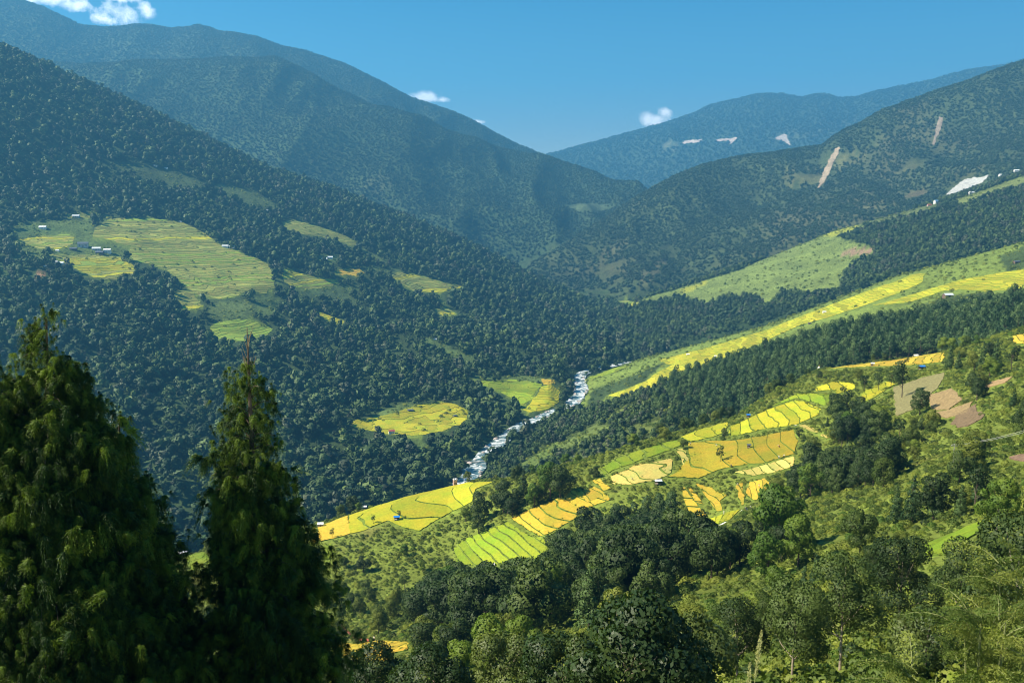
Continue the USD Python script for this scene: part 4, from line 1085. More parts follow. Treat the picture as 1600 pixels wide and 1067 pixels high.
# footbridge
a, b = at(729, 726)[0], at(757, 729)[0]
b = np.array([b[0], a[1] + 4, a[2]])
mid = (a + b) / 2
M["plank"] = plain("weathered_plank", (0.30, 0.25, 0.20), 0.85, 0.3, 2.0)
M["cable"] = plain("dull_cable", (0.22, 0.22, 0.22), 0.6, 0.2, 2.0)
L = np.linalg.norm((b - a)[:2]) + 6
t = empty("footbridge", (mid[0], mid[1], mid[2] + 3.0), math.degrees(math.atan2(b[1] - a[1], b[0] - a[0])))
tag(t, "thin footbridge slung across the white river below the near spur", "footbridge")
xs = np.linspace(-L / 2, L / 2, 21)
sag = 1.2 * (xs / (L / 2)) ** 2
dk = [trimesh.creation.box(bounds=[(xs[i], -0.75, sag[i] - 0.08), (xs[i + 1] - 0.06, 0.75, sag[i] + 0.08)]) for i in range(20)]
obj("deck", trimesh.util.concatenate(dk), M["plank"], t)
for s in (-1, 1):
    obj("cable", tube(np.stack([xs, np.full(21, 0.8 * s), 1.1 + 1.8 * (xs / (L / 2)) ** 2], 1), np.full(21, 0.06), 5), M["cable"], t)
    for e in (-1, 1):
        obj("tower", trimesh.creation.box(bounds=[(e * L / 2 - 0.25, 0.55 * s + 0.2 * s - 0.25, -4), (e * L / 2 + 0.25, 0.75 * s + 0.25, 3.2)]), M["plank"], t)
    hp = [tube([(x, 0.8 * s, z), (x, 0.8 * s, 1.1 + 1.8 * (x / (L / 2)) ** 2)], (0.03, 0.03), 4) for x, z in zip(xs[1:-1], sag[1:-1])]
    obj("hangers", join(hp), M["cable"], t)

# ------------------------------------------------------------------ houses, huts, tents and the stupa
for nm, c, r in (("white_wall", (0.72, 0.70, 0.66), 0.9), ("brown_wall", (0.16, 0.11, 0.08), 0.9), ("pink_wall", (0.55, 0.36, 0.32), 0.9), ("grey_wall", (0.36, 0.36, 0.36), 0.9), ("tin_roof", (0.62, 0.65, 0.68), 0.45), ("white_roof", (0.80, 0.81, 0.82), 0.6),
                 ("blue_roof", (0.10, 0.22, 0.42), 0.5), ("dark_roof", (0.09, 0.11, 0.14), 0.6), ("red_roof", (0.32, 0.08, 0.06), 0.6), ("blue_tarp", (0.03, 0.20, 0.62), 0.5), ("thatch", (0.34, 0.25, 0.13), 0.95),
                 ("dark_opening", (0.02, 0.02, 0.025), 0.5), ("whitewash", (0.82, 0.81, 0.78), 0.85), ("gilt", (0.65, 0.42, 0.08), 0.35), ("white_sheet", (0.80, 0.79, 0.74), 0.8)):
    M[nm] = plain(nm, c, r, 0.12, 0.8)


def box(x0, y0, z0, x1, y1, z1):
    return trimesh.creation.box(bounds=[(x0, y0, z0), (x1, y1, z1)])


def gable(w, d, h, over, thick, at_z):
    """Two sloping roof plates meeting at a ridge along x."""
    poly = shapely.Polygon([(-d / 2 - over, 0), (0, h), (d / 2 + over, 0), (d / 2 + over, thick), (0, h + thick), (-d / 2 - over, thick)])
    m = trimesh.creation.extrude_polygon(poly, w + 2 * over, engine="earcut")
    v = m.vertices
    m.vertices = np.stack([v[:, 2] - w / 2 - over, v[:, 0], v[:, 1] + at_z - over * h / (d / 2)], 1)
    return m


def place_for(px, row, spur=None):
    return at(px, row, spur)[0]


def house(px, row, width, roof, wall, label, rz, spur=None, storeys=1, deep=0.62, name="house", cat="house", group=None, lift=0.0):
    q = place_for(px, row, spur)
    w = width / FPX * q[1]
    d, h = w * deep, 2.6 * storeys * np.clip(w / 9.0, 0.7, 1.25)
    t = empty(name, q + (0, 0, lift), rz)
    tag(t, label, cat, group)
    gh = d * 0.26
    wl = trimesh.util.concatenate([box(-w / 2, -d / 2, -2.5, w / 2, d / 2, h)] + [trimesh.creation.extrude_polygon(shapely.Polygon([(-d / 2, 0), (d / 2, 0), (0, gh)]), 0.2, engine="earcut") for _ in (0, 1)])
    v = wl.vertices
    n0 = len(box(0, 0, 0, 1, 1, 1).vertices)
    for k in (0, 1):
        s = slice(n0 + 6 * k, n0 + 6 * (k + 1))
        g_ = v[s].copy()
        v[s] = np.stack([g_[:, 2] + (-w / 2 if k == 0 else w / 2 - 0.2), g_[:, 0], g_[:, 1] + h], 1)
    obj("wall", wl, M[wall], t)
    obj("roof", gable(w, d, gh + 0.35, 0.5 * min(1, w / 8), 0.14, h), M[roof], t)
    obj("door", box(-w * 0.07, -d / 2 - 0.06, 0, w * 0.07, -d / 2 + 0.05, 2.0), M["dark_opening"], t)
    for s in range(storeys):
        for sx in (-0.3, 0.3):
            obj("window", box(w * sx - w * 0.06, -d / 2 - 0.06, 0.9 + 2.6 * s, w * sx + w * 0.06, -d / 2 + 0.05, 1.9 + 2.6 * s), M["dark_opening"], t)
    return t


def hut(px, row, width, roof, label, rz, spur="hillside", cat="hut", name="field_hut", h=2.0):
    """A field shelter: four posts, a raised floor, a low screen and a pitched sheet for a roof."""
    q = place_for(px, row, spur)
    w = width / FPX * q[1]
    d = w * 0.8
    t = empty(name, q, rz)
    tag(t, label, cat, "field shelters")
    for sx in (-1, 1):
        for sy in (-1, 1):
            obj("post", tube([(sx * w * 0.42, sy * d * 0.4, -1.2), (sx * w * 0.42, sy * d * 0.4, h + (0.25 if sy < 0 else 0))], (0.07, 0.06), 5), M["bark"], t)
    obj("floor", box(-w * 0.45, -d * 0.43, 0.5, w * 0.45, d * 0.43, 0.6), M["plank"], t)
    obj("screen", box(-w * 0.44, d * 0.38, 0.62, w * 0.44, d * 0.41, h * 0.75), M["brown_wall"], t)
    obj("roof", gable(w * 0.95, d * 0.95, h * 0.28, 0.25, 0.06, h), M[roof], t)
    return t


LV = "houses of the village on the left slope"
for args in [(130, 387, 15, "dark_roof", "grey_wall", "wide dark roofed house at the upper end of the left slope village", 20, 2), (115, 392, 10, "dark_roof", "brown_wall", "small dark house at the left end of the left slope village", 10, 1),
             (151, 392, 12, "tin_roof", "grey_wall", "pale tin roofed house in the middle of the left slope village", 15, 1), (156, 398, 11, "dark_roof", "brown_wall", "brown house lowest in the left slope village", 5, 1),
             (168, 396, 10, "white_roof", "white_wall", "bright white two storey house at the right end of the left slope village", 10, 2), (90, 394, 5, "white_roof", "white_wall", "tiny white house left of the left slope village", 0, 1),
             (84, 413, 11, "tin_roof", "white_wall", "pale long house on the knoll below the left slope village", 15, 1), (95, 414, 9, "white_roof", "white_wall", "white house at the right end of the knoll below the village", 5, 1), (71, 419, 4, "white_roof", "white_wall", "tiny hut beside the red soil patch on the left slope", 0, 1),
             (67, 358, 10, "white_roof", "white_wall", "flat white house in the green clearing at the far left", 10, 1), (64, 329, 4, "white_roof", "white_wall", "tiny white hut in the forest at the upper left", 0, 1), (119, 341, 10, "tin_roof", "grey_wall", "grey roof on the thin yellow strip under the forest", 10, 1),
             (282, 348, 4, "white_roof", "white_wall", "tiny white hut at the top corner of the broad terraces", 0, 1), (352, 387, 9, "tin_roof", "white_wall", "left of two tin roofed houses at the right edge of the broad terraces", 10, 1), (362, 388, 8, "white_roof", "white_wall", "right of two tin roofed houses at the right edge of the broad terraces", 20, 1),
             (315, 463, 4, "white_roof", "white_wall", "tiny white hut below the broad terraces", 0, 1), (430, 355, 6, "white_roof", "white_wall", "small white house left of the dull high terraces", 0, 1), (417, 331, 5, "white_roof", "white_wall", "highest of the tiny white houses above the dull terraces", 10, 1),
             (425, 338, 5, "white_roof", "white_wall", "second tiny white house above the dull terraces", 0, 1), (516, 404, 8, "tin_roof", "white_wall", "blue white house in the clearing amid the left slope forest", 10, 1), (507, 408, 9, "tin_roof", "pink_wall", "long low house left of the blue white house in the forest clearing", 0, 1),
             (628, 401, 6, "white_roof", "white_wall", "lone white house high in the forest right of the dull terraces", 0, 1), (680, 531, 4, "white_roof", "white_wall", "tiny white hut on the green road bend above the river", 0, 1),
             (243, 262, 5, "tin_roof", "white_wall", "small grey house in the uppermost clearing of the left slope", 0, 1), (260, 266, 4, "tin_roof", "white_wall", "tiny house right of the small grey one in the uppermost clearing", 0, 1), (299, 298, 4, "tin_roof", "white_wall", "tiny house in the lower part of the uppermost clearing", 0, 1)]:
    px, row, wd, rf, wl, lab, rz, st = args
    house(px, row, wd, rf, wl, lab, rz, "wooded_mountainside", st, group=LV)
house(612, 679, 9, "red_roof", "white_wall", "pinkish white house at the lower edge of the fan of terraces", 15, "wooded_mountainside", 2, group=LV)
hut(711, 651, 6, "dark_roof", "dark field shelter inside the fan of terraces above the river", 10, "wooded_mountainside")
hut(641, 643, 10, "dark_roof", "dark low shelter at the upper edge of the fan of terraces", 10, "wooded_mountainside")
RV = "houses on the right hand slopes"
for args in [(1464, 318, 9, "blue_roof", "white_wall", "white house with a blue roof left of the grey stone slope", 10, "grassy_spur", 2), (1452, 322, 6, "red_roof", "pink_wall", "small reddish house left of the blue roofed one", 0, "grassy_spur", 1), (1488, 311, 8, "red_roof", "white_wall", "red roofed house under the grey stone slope", 0, "grassy_spur", 1),
             (1518, 303, 8, "tin_roof", "white_wall", "pale house on the ridge right of the grey stone slope", 10, "grassy_spur", 1), (1565, 276, 8, "white_roof", "white_wall", "white house high at the right on the third spur's ridge", 0, None, 1), (1588, 268, 7, "white_roof", "white_wall", "rightmost white house high on the third spur's ridge", 0, None, 1),
             (1481, 465, 14, "tin_roof", "brown_wall", "long grey roofed house among trees on the second spur", 10, "terraced_slope", 1), (1509, 485, 8, "white_roof", "white_wall", "white gabled house in front of the long grey roofed one", 60, "terraced_slope", 2), (1588, 412, 9, "dark_roof", "brown_wall", "dark house among trees at the right edge of the second spur", 10, "terraced_slope", 1),
             (1288, 489, 5, "white_roof", "white_wall", "tiny white hut on the crest of the second spur", 0, "terraced_slope", 1), (1075, 555, 5, "white_roof", "white_wall", "tiny white hut at the left end of the second spur's terraces", 0, "terraced_slope", 1), (1118, 558, 4, "white_roof", "white_wall", "tiny hut low on the second spur's terraces", 0, "terraced_slope", 1),
             (1265, 507, 4, "dark_roof", "brown_wall", "tiny dark hut on the lower edge of the second spur's terraces", 0, "terraced_slope", 1)]:
    px, row, wd, rf, wl, lab, rz, sp, st = args
    house(px, row, wd, rf, wl, lab, rz, sp, st, group=RV)
house(284, 862, 15, "white_roof", "grey_wall", "pale roofed house glimpsed between the two cypresses", 15, "hillside", 1, group="houses on the near spur")
house(501, 824, 9, "white_roof", "grey_wall", "white roofed hut at the left end of the golden crest field", 5, "hillside", 1, group="houses on the near spur")
house(711, 752, 6, "white_roof", "pink_wall", "small pinkish house where the near spur meets the river", 20, "hillside", 2, group="houses on the near spur")
hut(571, 793, 4, "white_roof", "tiny white shelter on the crest of the yellow field", 0)
hut(620, 814, 9, "blue_tarp", "bright blue tarpaulin shelter in the yellow crest field", 10)
hut(1028, 758, 11, "tin_roof", "small tin roofed hut on stilts between the golden strips", 8)
hut(1170, 702, 5, "dark_roof", "dark shelter at the top of the large olive gold field", 0)
hut(1169, 654, 5, "blue_tarp", "little blue tarpaulin above the bright yellow terraces", 0)
hut(1440, 578, 9, "blue_tarp", "blue tarpaulin shelter below the golden skyline field", 10)
hut(1363, 573, 5, "white_roof", "small white shelter at the lower edge of the golden skyline field", 0)
q = place_for(1431, 556, "hillside")
t = empty("tent", q, 12)
tag(t, "white ridge tent on the golden skyline field of the near spur", "tent")
obj("canvas", gable(2.9, 2.2, 1.7, 0.15, 0.05, 0.15), M["white_sheet"], t)
for sx in (-1.55, 1.55):
    obj("pole", tube([(sx, 0, -0.3), (sx, 0, 1.9)], (0.04, 0.04), 5), M["plank"], t)

q = place_for(1279.5, 578, "hillside")
t = empty("stupa", q)
tag(t, "small white stupa standing out against the dark pines", "stupa")
obj("plinth", trimesh.util.concatenate([box(-1.15, -1.15, -0.8, 1.15, 1.15, 0.35), box(-0.9, -0.9, 0.35, 0.9, 0.9, 0.65), box(-0.7, -0.7, 0.65, 0.7, 0.7, 0.9)]), M["whitewash"], t)
obj("dome", trimesh.creation.revolve([(0, 0.9), (0.72, 0.9), (0.82, 1.3), (0.78, 1.65), (0.55, 1.95), (0.25, 2.05), (0, 2.05)], sections=16), M["whitewash"], t)
obj("harmika", box(-0.26, -0.26, 2.03, 0.26, 0.26, 2.4), M["whitewash"], t)
obj("spire", trimesh.creation.revolve([(0, 2.4), (0.2, 2.4), (0.12, 2.9), (0.04, 3.4), (0, 3.45)], sections=10), M["gilt"], t)

for px, row, wpx, lab in ((1129, 820, 11, "white sheet spread at the lower end of the yellow green field"), (1158, 800, 4, "small white sack beside the harvesters"), (768, 886, 11, "white sheet at the foot of the lime green terraces"), (1318, 590, 5, "small white cloth on the bank right of the stupa"), (1243, 667, 3, "tiny white sack above the slanting straw strip")):
    q = place_for(px, row, "hillside")
    s = wpx / FPX * q[1] / 2
    X, Y = np.meshgrid(np.linspace(-s, s, 9), np.linspace(-s * 0.8, s * 0.8, 9), indexing="ij")
    zz = z_at(X + q[0], Y + q[1]) - q[2] + 0.45 + 0.5 * fbm2(X, Y, 0.9, 0.9, 3, 95)
    ii = np.arange(81).reshape(9, 9)
    tag(obj("sheet", (np.stack([X + q[0], Y + q[1], zz + q[2]], -1).reshape(-1, 3), np.stack([ii[:-1, :-1], ii[1:, :-1], ii[1:, 1:], ii[:-1, 1:]], -1).reshape(-1, 4)), M["white_sheet"], smooth=True), lab, "sheet")

# ------------------------------------------------------------------ plants of the near hillside and the pine slope
rg = np.random.default_rng(41)


def tree_kind(name, h, r, lobes, n, leaf, mat, bark="bark", trunk=0.022, limbs=6, low=-0.5, rough=0.55, thin=0.70):
    return Kind(name, [("crown", crown_mesh(rg, lobes, n, leaf, rough, low, thin), M[mat]), ("trunk", wood(rg, h, r, lobes, trunk, 6, limbs), M[bark])])


BROAD = {"dark": [], "olive": [], "bright": []}
for tone, mat, cnt in (("dark", "grove_leaf", 4), ("olive", "olive_leaf", 3), ("bright", "bright_leaf", 2)):
    for _ in range(cnt):
        BROAD[tone].append(tree_kind("broadleaf", 11.0, 4.2, round_lobes(rg, 11.0, 4.2, 15, 0.26), 3600, 0.25, mat))
SPARSE = [tree_kind("sparse_tree", 11.0, 3.4, np.array([(1.6 * math.cos(a), 1.6 * math.sin(a), z, rr_) for a, z, rr_ in zip(rg.random(9) * 6.3, np.linspace(5.2, 10.4, 9), 0.8 + 0.7 * rg.random(9))]), 620, 0.30, "grove_leaf", trunk=0.016, limbs=9) for _ in range(3)]
TALLPINE = []
for _ in range(3):
    lb = pine_lobes(rg, 17.0, 3.6, 15)
    TALLPINE.append(tree_kind("tall_pine", 17.0, 3.6, lb, 2600, 0.26, "pine_leaf", trunk=0.014, limbs=7))
CONE = [tree_kind("conifer", 12.0, 2.3, cone_lobes(rg, 12.0, 2.3, 16), 2600, 0.2, "pine_leaf", trunk=0.014, limbs=3, low=-0.7) for _ in range(2)]
SHRUB = []
for mat in ("scrub_leaf", "scrub_leaf", "olive_leaf", "bright_leaf", "grove_leaf"):
    lb = np.array([(0, 0, 0.45, 0.75), (0.55, 0.2, 0.35, 0.5), (-0.45, 0.4, 0.3, 0.55), (0.1, -0.55, 0.3, 0.5), (-0.35, -0.4, 0.5, 0.4)]) * (0.85 + 0.3 * rg.random((5, 1)))
    SHRUB.append(Kind("shrub", [("foliage", crown_mesh(rg, lb, 320, 0.13, 0.6, -0.2), M[mat])]))
BIGLEAF = []
for _ in range(2):
    lb = round_lobes(rg, 6.5, 3.4, 16, 0.25)
    BIGLEAF.append(tree_kind("large_leaved_tree", 6.5, 3.4, lb, 9000, 0.12, "broad_leaf", "pale_bark", 0.02, 8, -0.4, 0.7, 0.6))
FINELEAF = []
for mat in ("grove_leaf", "olive_leaf"):
    lb = round_lobes(rg, 9.5, 3.2, 18, 0.38)
    FINELEAF.append(tree_kind("leafy_tree", 9.5, 3.2, lb, 10000, 0.105, mat, "pale_bark", 0.014, 9, -0.5, 0.7, 0.55))
UNIT = {id(k): 1 for k in SHRUB}

GROVE = [[(640, 975), (700, 915), (740, 897), (870, 893), (905, 852), (940, 842), (1055, 840), (1085, 858), (1150, 858), (1240, 850), (1250, 885), (1100, 912), (1000, 965), (900, 990), (800, 1005), (700, 1000)],
         [(718, 840), (755, 806), (800, 793), (885, 772), (880, 786), (800, 810), (745, 838)],
         [(1225, 770), (1240, 742), (1290, 722), (1390, 722), (1400, 752), (1330, 768), (1250, 785)],
         [(1290, 665), (1370, 640), (1380, 700), (1310, 700)],
        ]
MIXED = [[(530, 880), (700, 870), (720, 900), (640, 970), (700, 1010), (900, 1000), (1100, 930), (1300, 850), (1640, 760), (1640, 1100), (480, 1100), (500, 930)],
         [(1290, 600), (1480, 560), (1640, 520), (1640, 720), (1400, 760), (1280, 740)]]
OPEN = [[(1090, 850), (1180, 790), (1250, 790), (1330, 770), (1450, 730), (1480, 740), (1420, 800), (1250, 850)], [(1000, 960), (1080, 905), (1180, 880), (1170, 910), (1060, 960)]]

ZONES = [(760, 950, "in the left part of the dark grove"), (880, 920, "in the grove below the lime terraces"), (980, 870, "in the grove under the tin roofed hut"), (1080, 880, "in the grove below the golden strips"), (1190, 870, "at the grove's end by the white sheet"),
         (780, 805, "between yellow crest field and golden terraces"), (880, 765, "on the skyline left of the hut"), (1290, 745, "right of the olive gold field"), (1370, 730, "below the faded brown plot"), (1340, 660, "right of the bright yellow terraces"),
         (1420, 640, "between the ploughed plots"), (1530, 570, "on the crest above the ploughed plots"), (1560, 690, "at right edge below the ploughed plots"), (1500, 780, "at right above the lime green clearing"), (1330, 850, "left of the lime green clearing"),
         (1450, 900, "below the lime green clearing"), (1200, 950, "right of the dark grove's lower end"), (1050, 990, "in the lower middle below the dark grove"), (580, 930, "between shorter cypress and small golden field"), (600, 1050, "at lower edge below small golden field"),
         (700, 1000, "right of the small golden field"), (560, 870, "on slope under the yellow crest field"), (1560, 1000, "in the lower right corner"), (300, 1000, "behind the two cypresses"), (1200, 660, "on the bank below the stupa"), (1150, 790, "among the golden strips"), (1380, 590, "right of the stupa"),
         (840, 1030, "at lower edge left of large leaved tree"), (1250, 1040, "at lower edge right of large leaved tree"), (650, 890, "on scrub left of the lime terraces"), (1000, 720, "on the skyline above the straw field")]
NTH = ["leftmost", "second from left", "third from left", "fourth from left", "fifth from left", "sixth from left", "seventh from left", "eighth from left", "ninth from left", "tenth from left"]
PLACED = []                    # (name, what, category, group, path, position, scale, px, row, pixels tall)


def zone(px, row):
    return min(ZONES, key=lambda z: (z[0] - px) ** 2 + 3 * (z[1] - row) ** 2)[2]


fieldpix = [f[4] for f in FIELDS if f[0] == "hillside"] + [p[2] for p in PLOTS]


def covers_field(px, row, tall, wide):
    bad = np.zeros(len(px))
    for a, b in ((0, 0.12), (0, 0.35), (0, 0.6), (0, 0.8), (0, 1.0), (-0.45, 0.55), (0.45, 0.55), (-0.4, 0.75), (0.4, 0.75), (-0.25, 0.93), (0.25, 0.93)):
        hit = np.zeros(len(px), bool)
        for poly in fieldpix:
            hit |= inside(poly, px + a * wide, row - b * tall)
        bad += hit
    return bad


rs = np.random.default_rng(43)
p, px, row = spots("hillside", 75, 640, 5.0, 8, rs)
prob = np.full(len(p), 0.035)
for poly in MIXED:
    prob[inside(poly, px, row)] = np.where(px[inside(poly, px, row)] > 980, 0.065, 0.11)
for poly in OPEN:
    prob[inside(poly, px, row)] = 0.012
grove = np.zeros(len(p), bool)
for poly in GROVE:
    grove |= inside(poly, px, row)
prob[grove] = 0.5
prob *= np.clip(1 + 2.2 * clumpy(p, 30, 83), 0.2, 2)
hgt = np.where(grove, np.where(px > 1220, 8.5, 12.0), 6.5) * (0.6 + 0.7 * rs.random(len(p)))
tall = hgt / p[:, 1] * FPX
ok = (rs.random(len(p)) < prob) & (covers_field(px, row, tall, tall * 0.7) < np.where(grove, 2, 1)) & ~((px < 560) & (p[:, 1] < 150)) & (p[:, 1] > 85)
p, px, row, hgt, tall, grove = p[ok], px[ok], row[ok], hgt[ok], tall[ok], grove[ok]
r1 = rs.random(len(p))
for i in range(len(p)):
    u_ = r1[i]
    if grove[i] and u_ < 0.80:
        what, tone = BROAD["dark"], "dark"
    elif u_ < (0.20 if not grove[i] else 0.8):
        what, tone = BROAD["dark"], "dark"
    elif u_ < 0.70:
        what, tone = BROAD["olive"], "olive"
    elif u_ < 0.88:
        what, tone = BROAD["bright"], "bright green"
    elif u_ < 0.93:
        what, tone = CONE, "cone"
    else:
        what, tone = SPARSE, "sparse"
    if p[i, 1] < 150 and tone in ("dark", "olive"):
        what = [FINELEAF[0 if tone == "dark" else 1]]
        PLACED.append(("broadleaf_tree", tone, "tree", "trees of the near hillside", what[0].path, p[i], hgt[i] / 9.5 * 0.9, px[i], row[i], tall[i]))
        continue
    k = what[rs.integers(len(what))]
    base = 12.0 if tone == "cone" else 11.0
    PLACED.append(("conifer" if tone == "cone" else "broadleaf_tree", tone, "tree", "trees of the near hillside", k.path, p[i], hgt[i] / base * (1.15 if tone != "cone" else 1.0), px[i], row[i], tall[i]))
# trees the photograph shows one by one
for px_, row_, tall_, kind, lab in [
        (1125, 724, 26, SPARSE, "lone round tree standing in the large olive gold field"), (1131, 681, 14, BROAD["dark"], "small dark tree at the lower left corner of the bright yellow terraces"), (928, 748, 20, BROAD["dark"], "dark round tree alone on the skyline left of the straw field"),
        (1409, 622, 56, SPARSE, "tall thin tree with a bare trunk between the ploughed plots"), (1405, 690, 36, SPARSE, "flat topped tree casting a shadow below the faded brown plot"), (1526, 626, 38, BROAD["dark"], "round dark tree at the corner of the dark ploughed plot"), (1437, 648, 42, BROAD["dark"], "dark leaning tree left of the ploughed plots"),
        (1392, 606, 30, SPARSE, "thin tree with layered crown at the upper end of the faded brown plot"), (1305, 660, 46, BROAD["dark"], "large dark tree right of the bright yellow terraces"), (1322, 645, 40, SPARSE, "airy tree behind the large dark one right of the bright terraces"), (1262, 752, 64, BROAD["dark"], "big dark green tree at the right end of the olive gold field"),
        (1290, 760, 56, BROAD["dark"], "broad dark tree right of the big dark green one"), (1330, 752, 58, BROAD["olive"], "broad olive tree in the middle of the clump right of the olive gold field"), (1215, 778, 34, BROAD["olive"], "olive tree left of the big dark green one at the golden terraces"), (1248, 692, 22, SPARSE, "bare dark twiggy tree beside the slanting straw strip"),
        (818, 776, 48, CONE, "dark pointed conifer on the skyline above the golden terraces"), (583, 818, 16, SPARSE, "small tree in the middle of the yellow crest field"), (624, 811, 14, SPARSE, "small tree right behind the blue tarpaulin shelter"), (519, 842, 16, SPARSE, "thin pale tree in the golden field beside the shorter cypress"),
        (560, 796, 16, BROAD["bright"], "light green tree on the skyline of the yellow crest field"), (1484, 577, 40, CONE, "dark conifer at the right end of the golden skyline field"), (1497, 580, 34, CONE, "second conifer right of the golden skyline field"), (1416, 572, 14, SPARSE, "small bare tree on the golden skyline field"), (1535, 580, 48, CONE, "pointed dark conifer on the right crest"), (1556, 578, 52, CONE, "taller pointed conifer on the right crest"),
        (1546, 590, 34, BROAD["bright"], "broad bright green tree in front of the conifers on the right crest"), (1580, 580, 40, SPARSE, "umbrella shaped tree at the right edge of the crest"), (1254, 962, 90, CONE, "slender dark conifer standing alone right of the dark grove"), (1275, 915, 60, CONE, "smaller conifer behind the slender lone one"), (1310, 925, 64, CONE, "conifer right of the slender lone one"),
        (1400, 822, 70, CONE, "leftmost of the tall conifers at the right above the clearing"), (1425, 818, 84, CONE, "tallest of the conifers at the right above the clearing"), (1462, 812, 74, CONE, "conifer right of the tallest one above the clearing"), (1500, 810, 60, CONE, "bushy conifer nearer the right edge above the clearing"), (1528, 790, 70, CONE, "conifer at the right edge above the clearing"),
        (1010, 832, 62, TALLPINE, "leftmost of the tall pines with bare trunks in front of the golden strips"), (1028, 835, 66, TALLPINE, "second tall pine with a bare trunk in front of the golden strips"), (1048, 838, 74, TALLPINE, "tallest pine with a bare trunk in front of the golden strips"), (990, 838, 56, TALLPINE, "pine left of the bare trunked ones, below the hut"), (962, 850, 66, TALLPINE, "broad pine at the upper left of the grove"), (935, 858, 60, TALLPINE, "pine at the grove's upper left corner"),
        (1350, 612, 26, SPARSE, "thin tree in front of the small yellow plot right of the stupa"), (1372, 612, 28, SPARSE, "second thin tree in front of the small yellow plot"), (1262, 577, 12, BROAD["olive"], "olive bush like tree just left of the stupa"), (1060, 597 + 0, 14, CONE, "lone pointed tree on the terraces of the second spur")]:
    spur = "terraced_slope" if "second spur" in lab else "hillside"
    q = at(px_, row_, spur)[0]
    h = tall_ / FPX * q[1]
    k = kind[rs.integers(len(kind))]
    base = {id(CONE): 12.0, id(TALLPINE): 17.0}.get(id(kind), 11.0)
    PLACED.append(("conifer" if kind is CONE else "pine_tree" if kind is TALLPINE else "broadleaf_tree", lab, "tree", None, k.path, q, h / base, px_, row_, 999 + tall_))
# near trees at the lower edge with leaves one can see
for px_, row_, y_, kind, s, lab in [
        (975, 1150, 40, BIGLEAF[0], 1.0, "large leaved glossy tree in the middle of the lower edge"), (1060, 1150, 43, BIGLEAF[1], 0.85, "large leaved tree right of the one in the middle of the lower edge"), (880, 1160, 44, BIGLEAF[1], 0.78, "low large leaved tree left of the one in the middle of the lower edge"),
        (690, 1150, 50, BIGLEAF[0], 0.75, "large leaved tree at the lower edge below the small golden field"), (790, 1130, 62, BIGLEAF[1], 0.9, "large leaved tree at the lower edge between the golden field and the middle"), (575, 1120, 66, BIGLEAF[0], 0.85, "large leaved tree right of the shorter cypress at the lower edge"),
        (1400, 1045, 80, FINELEAF[0], 1.0, "leafy tree with a pale visible trunk at the lower right"), (1310, 1090, 66, FINELEAF[0], 0.95, "leafy dark tree left of the one with the pale trunk"), (1500, 1060, 70, FINELEAF[0], 0.85, "broad leafy tree right of the one with the pale trunk"), (1235, 1110, 58, FINELEAF[0], 0.8, "olive leafy tree at the lower edge right of the large leaved trees"),
        (1150, 1100, 60, FINELEAF[0], 0.7, "leafy tree at the lower edge behind the grass plume"), (1580, 1060, 52, FINELEAF[0], 1.0, "leafy tree behind the feathery plants at the right edge"), (1440, 1120, 48, BIGLEAF[0], 0.75, "low large leaved tree at the lower edge left of the feathery plants")]:
    u_, _, _ = pix_dir(px_, row_)
    q = np.array([u_ * y_, y_, float(z_at(u_ * y_, y_))])
    PLACED.append(("broadleaf_tree", lab, "tree", None, kind.path, q, s, px_, row_, 2000))

# the pine slope beyond the near spur, and its broadleaf lower end
p, px, row = spots("forest_slope", 600, 1260, 8.0, 16, rs)
pine = np.clip((px - 1010) / 120, 0, 1) * (rs.random(len(p)) < 0.9)
c = clumpy(p, 60, 84)
keep = (c + 0.45 * rs.random(len(p)) > np.where(px > 1090, -0.30, 0.05))
tallpx = 17 / p[:, 1] * FPX
keep &= (covers_field(px, row, tallpx * 0.8, tallpx * 0.3) < 1) | (row > 600)
p, px, row, pine = p[keep], px[keep], row[keep], pine[keep]
ispine = rs.random(len(p)) < pine
sp = p[~ispine]
sc = 3.6 * (0.6 + 0.7 * rs.random(len(sp)))
scatter("forest", "broadleaf trees and scrub between the pines and the river", "forest", MID, sp - np.array([0, 0, 0.3]) * sc[:, None], sc, rs)
pp, ppx, prow = p[ispine], px[ispine], row[ispine]
order = np.argsort(-(1 / pp[:, 1]))
vis = seen(pp[:, 0], pp[:, 1], pp[:, 2] + 8) & (ppx < 1605)
order = order[np.argsort(~vis[order], kind="stable")]
psc = 0.72 + 0.48 * rs.random(len(pp))
first, rest = order[:250], order[250:]
scatter("forest", "rest of the dense dark pine wood beyond the stupa", "forest", PINE_MID, pp[rest], psc[rest], rs)
lab_of = lambda x, y: ("at the left end of the dark pine wood" if x < 1150 else "in the pine wood behind the stupa" if x < 1260 else "in the pines behind the golden skyline field" if x < 1400 else "in the pines below the grey roofed house" if x < 1500 else "in the pines right of the white gabled house" if x < 1545 else "near the right edge of the dark pine wood" if x < 1575 else "in the pines cut by the right edge")
for i in first:
    PLACED.append(("pine_tree", "pine", "tree", "pines of the wood beyond the stupa", PINE_MID[rs.integers(3)].path, pp[i], psc[i], ppx[i], prow[i], 20 * psc[i] / pp[i, 1] * FPX))

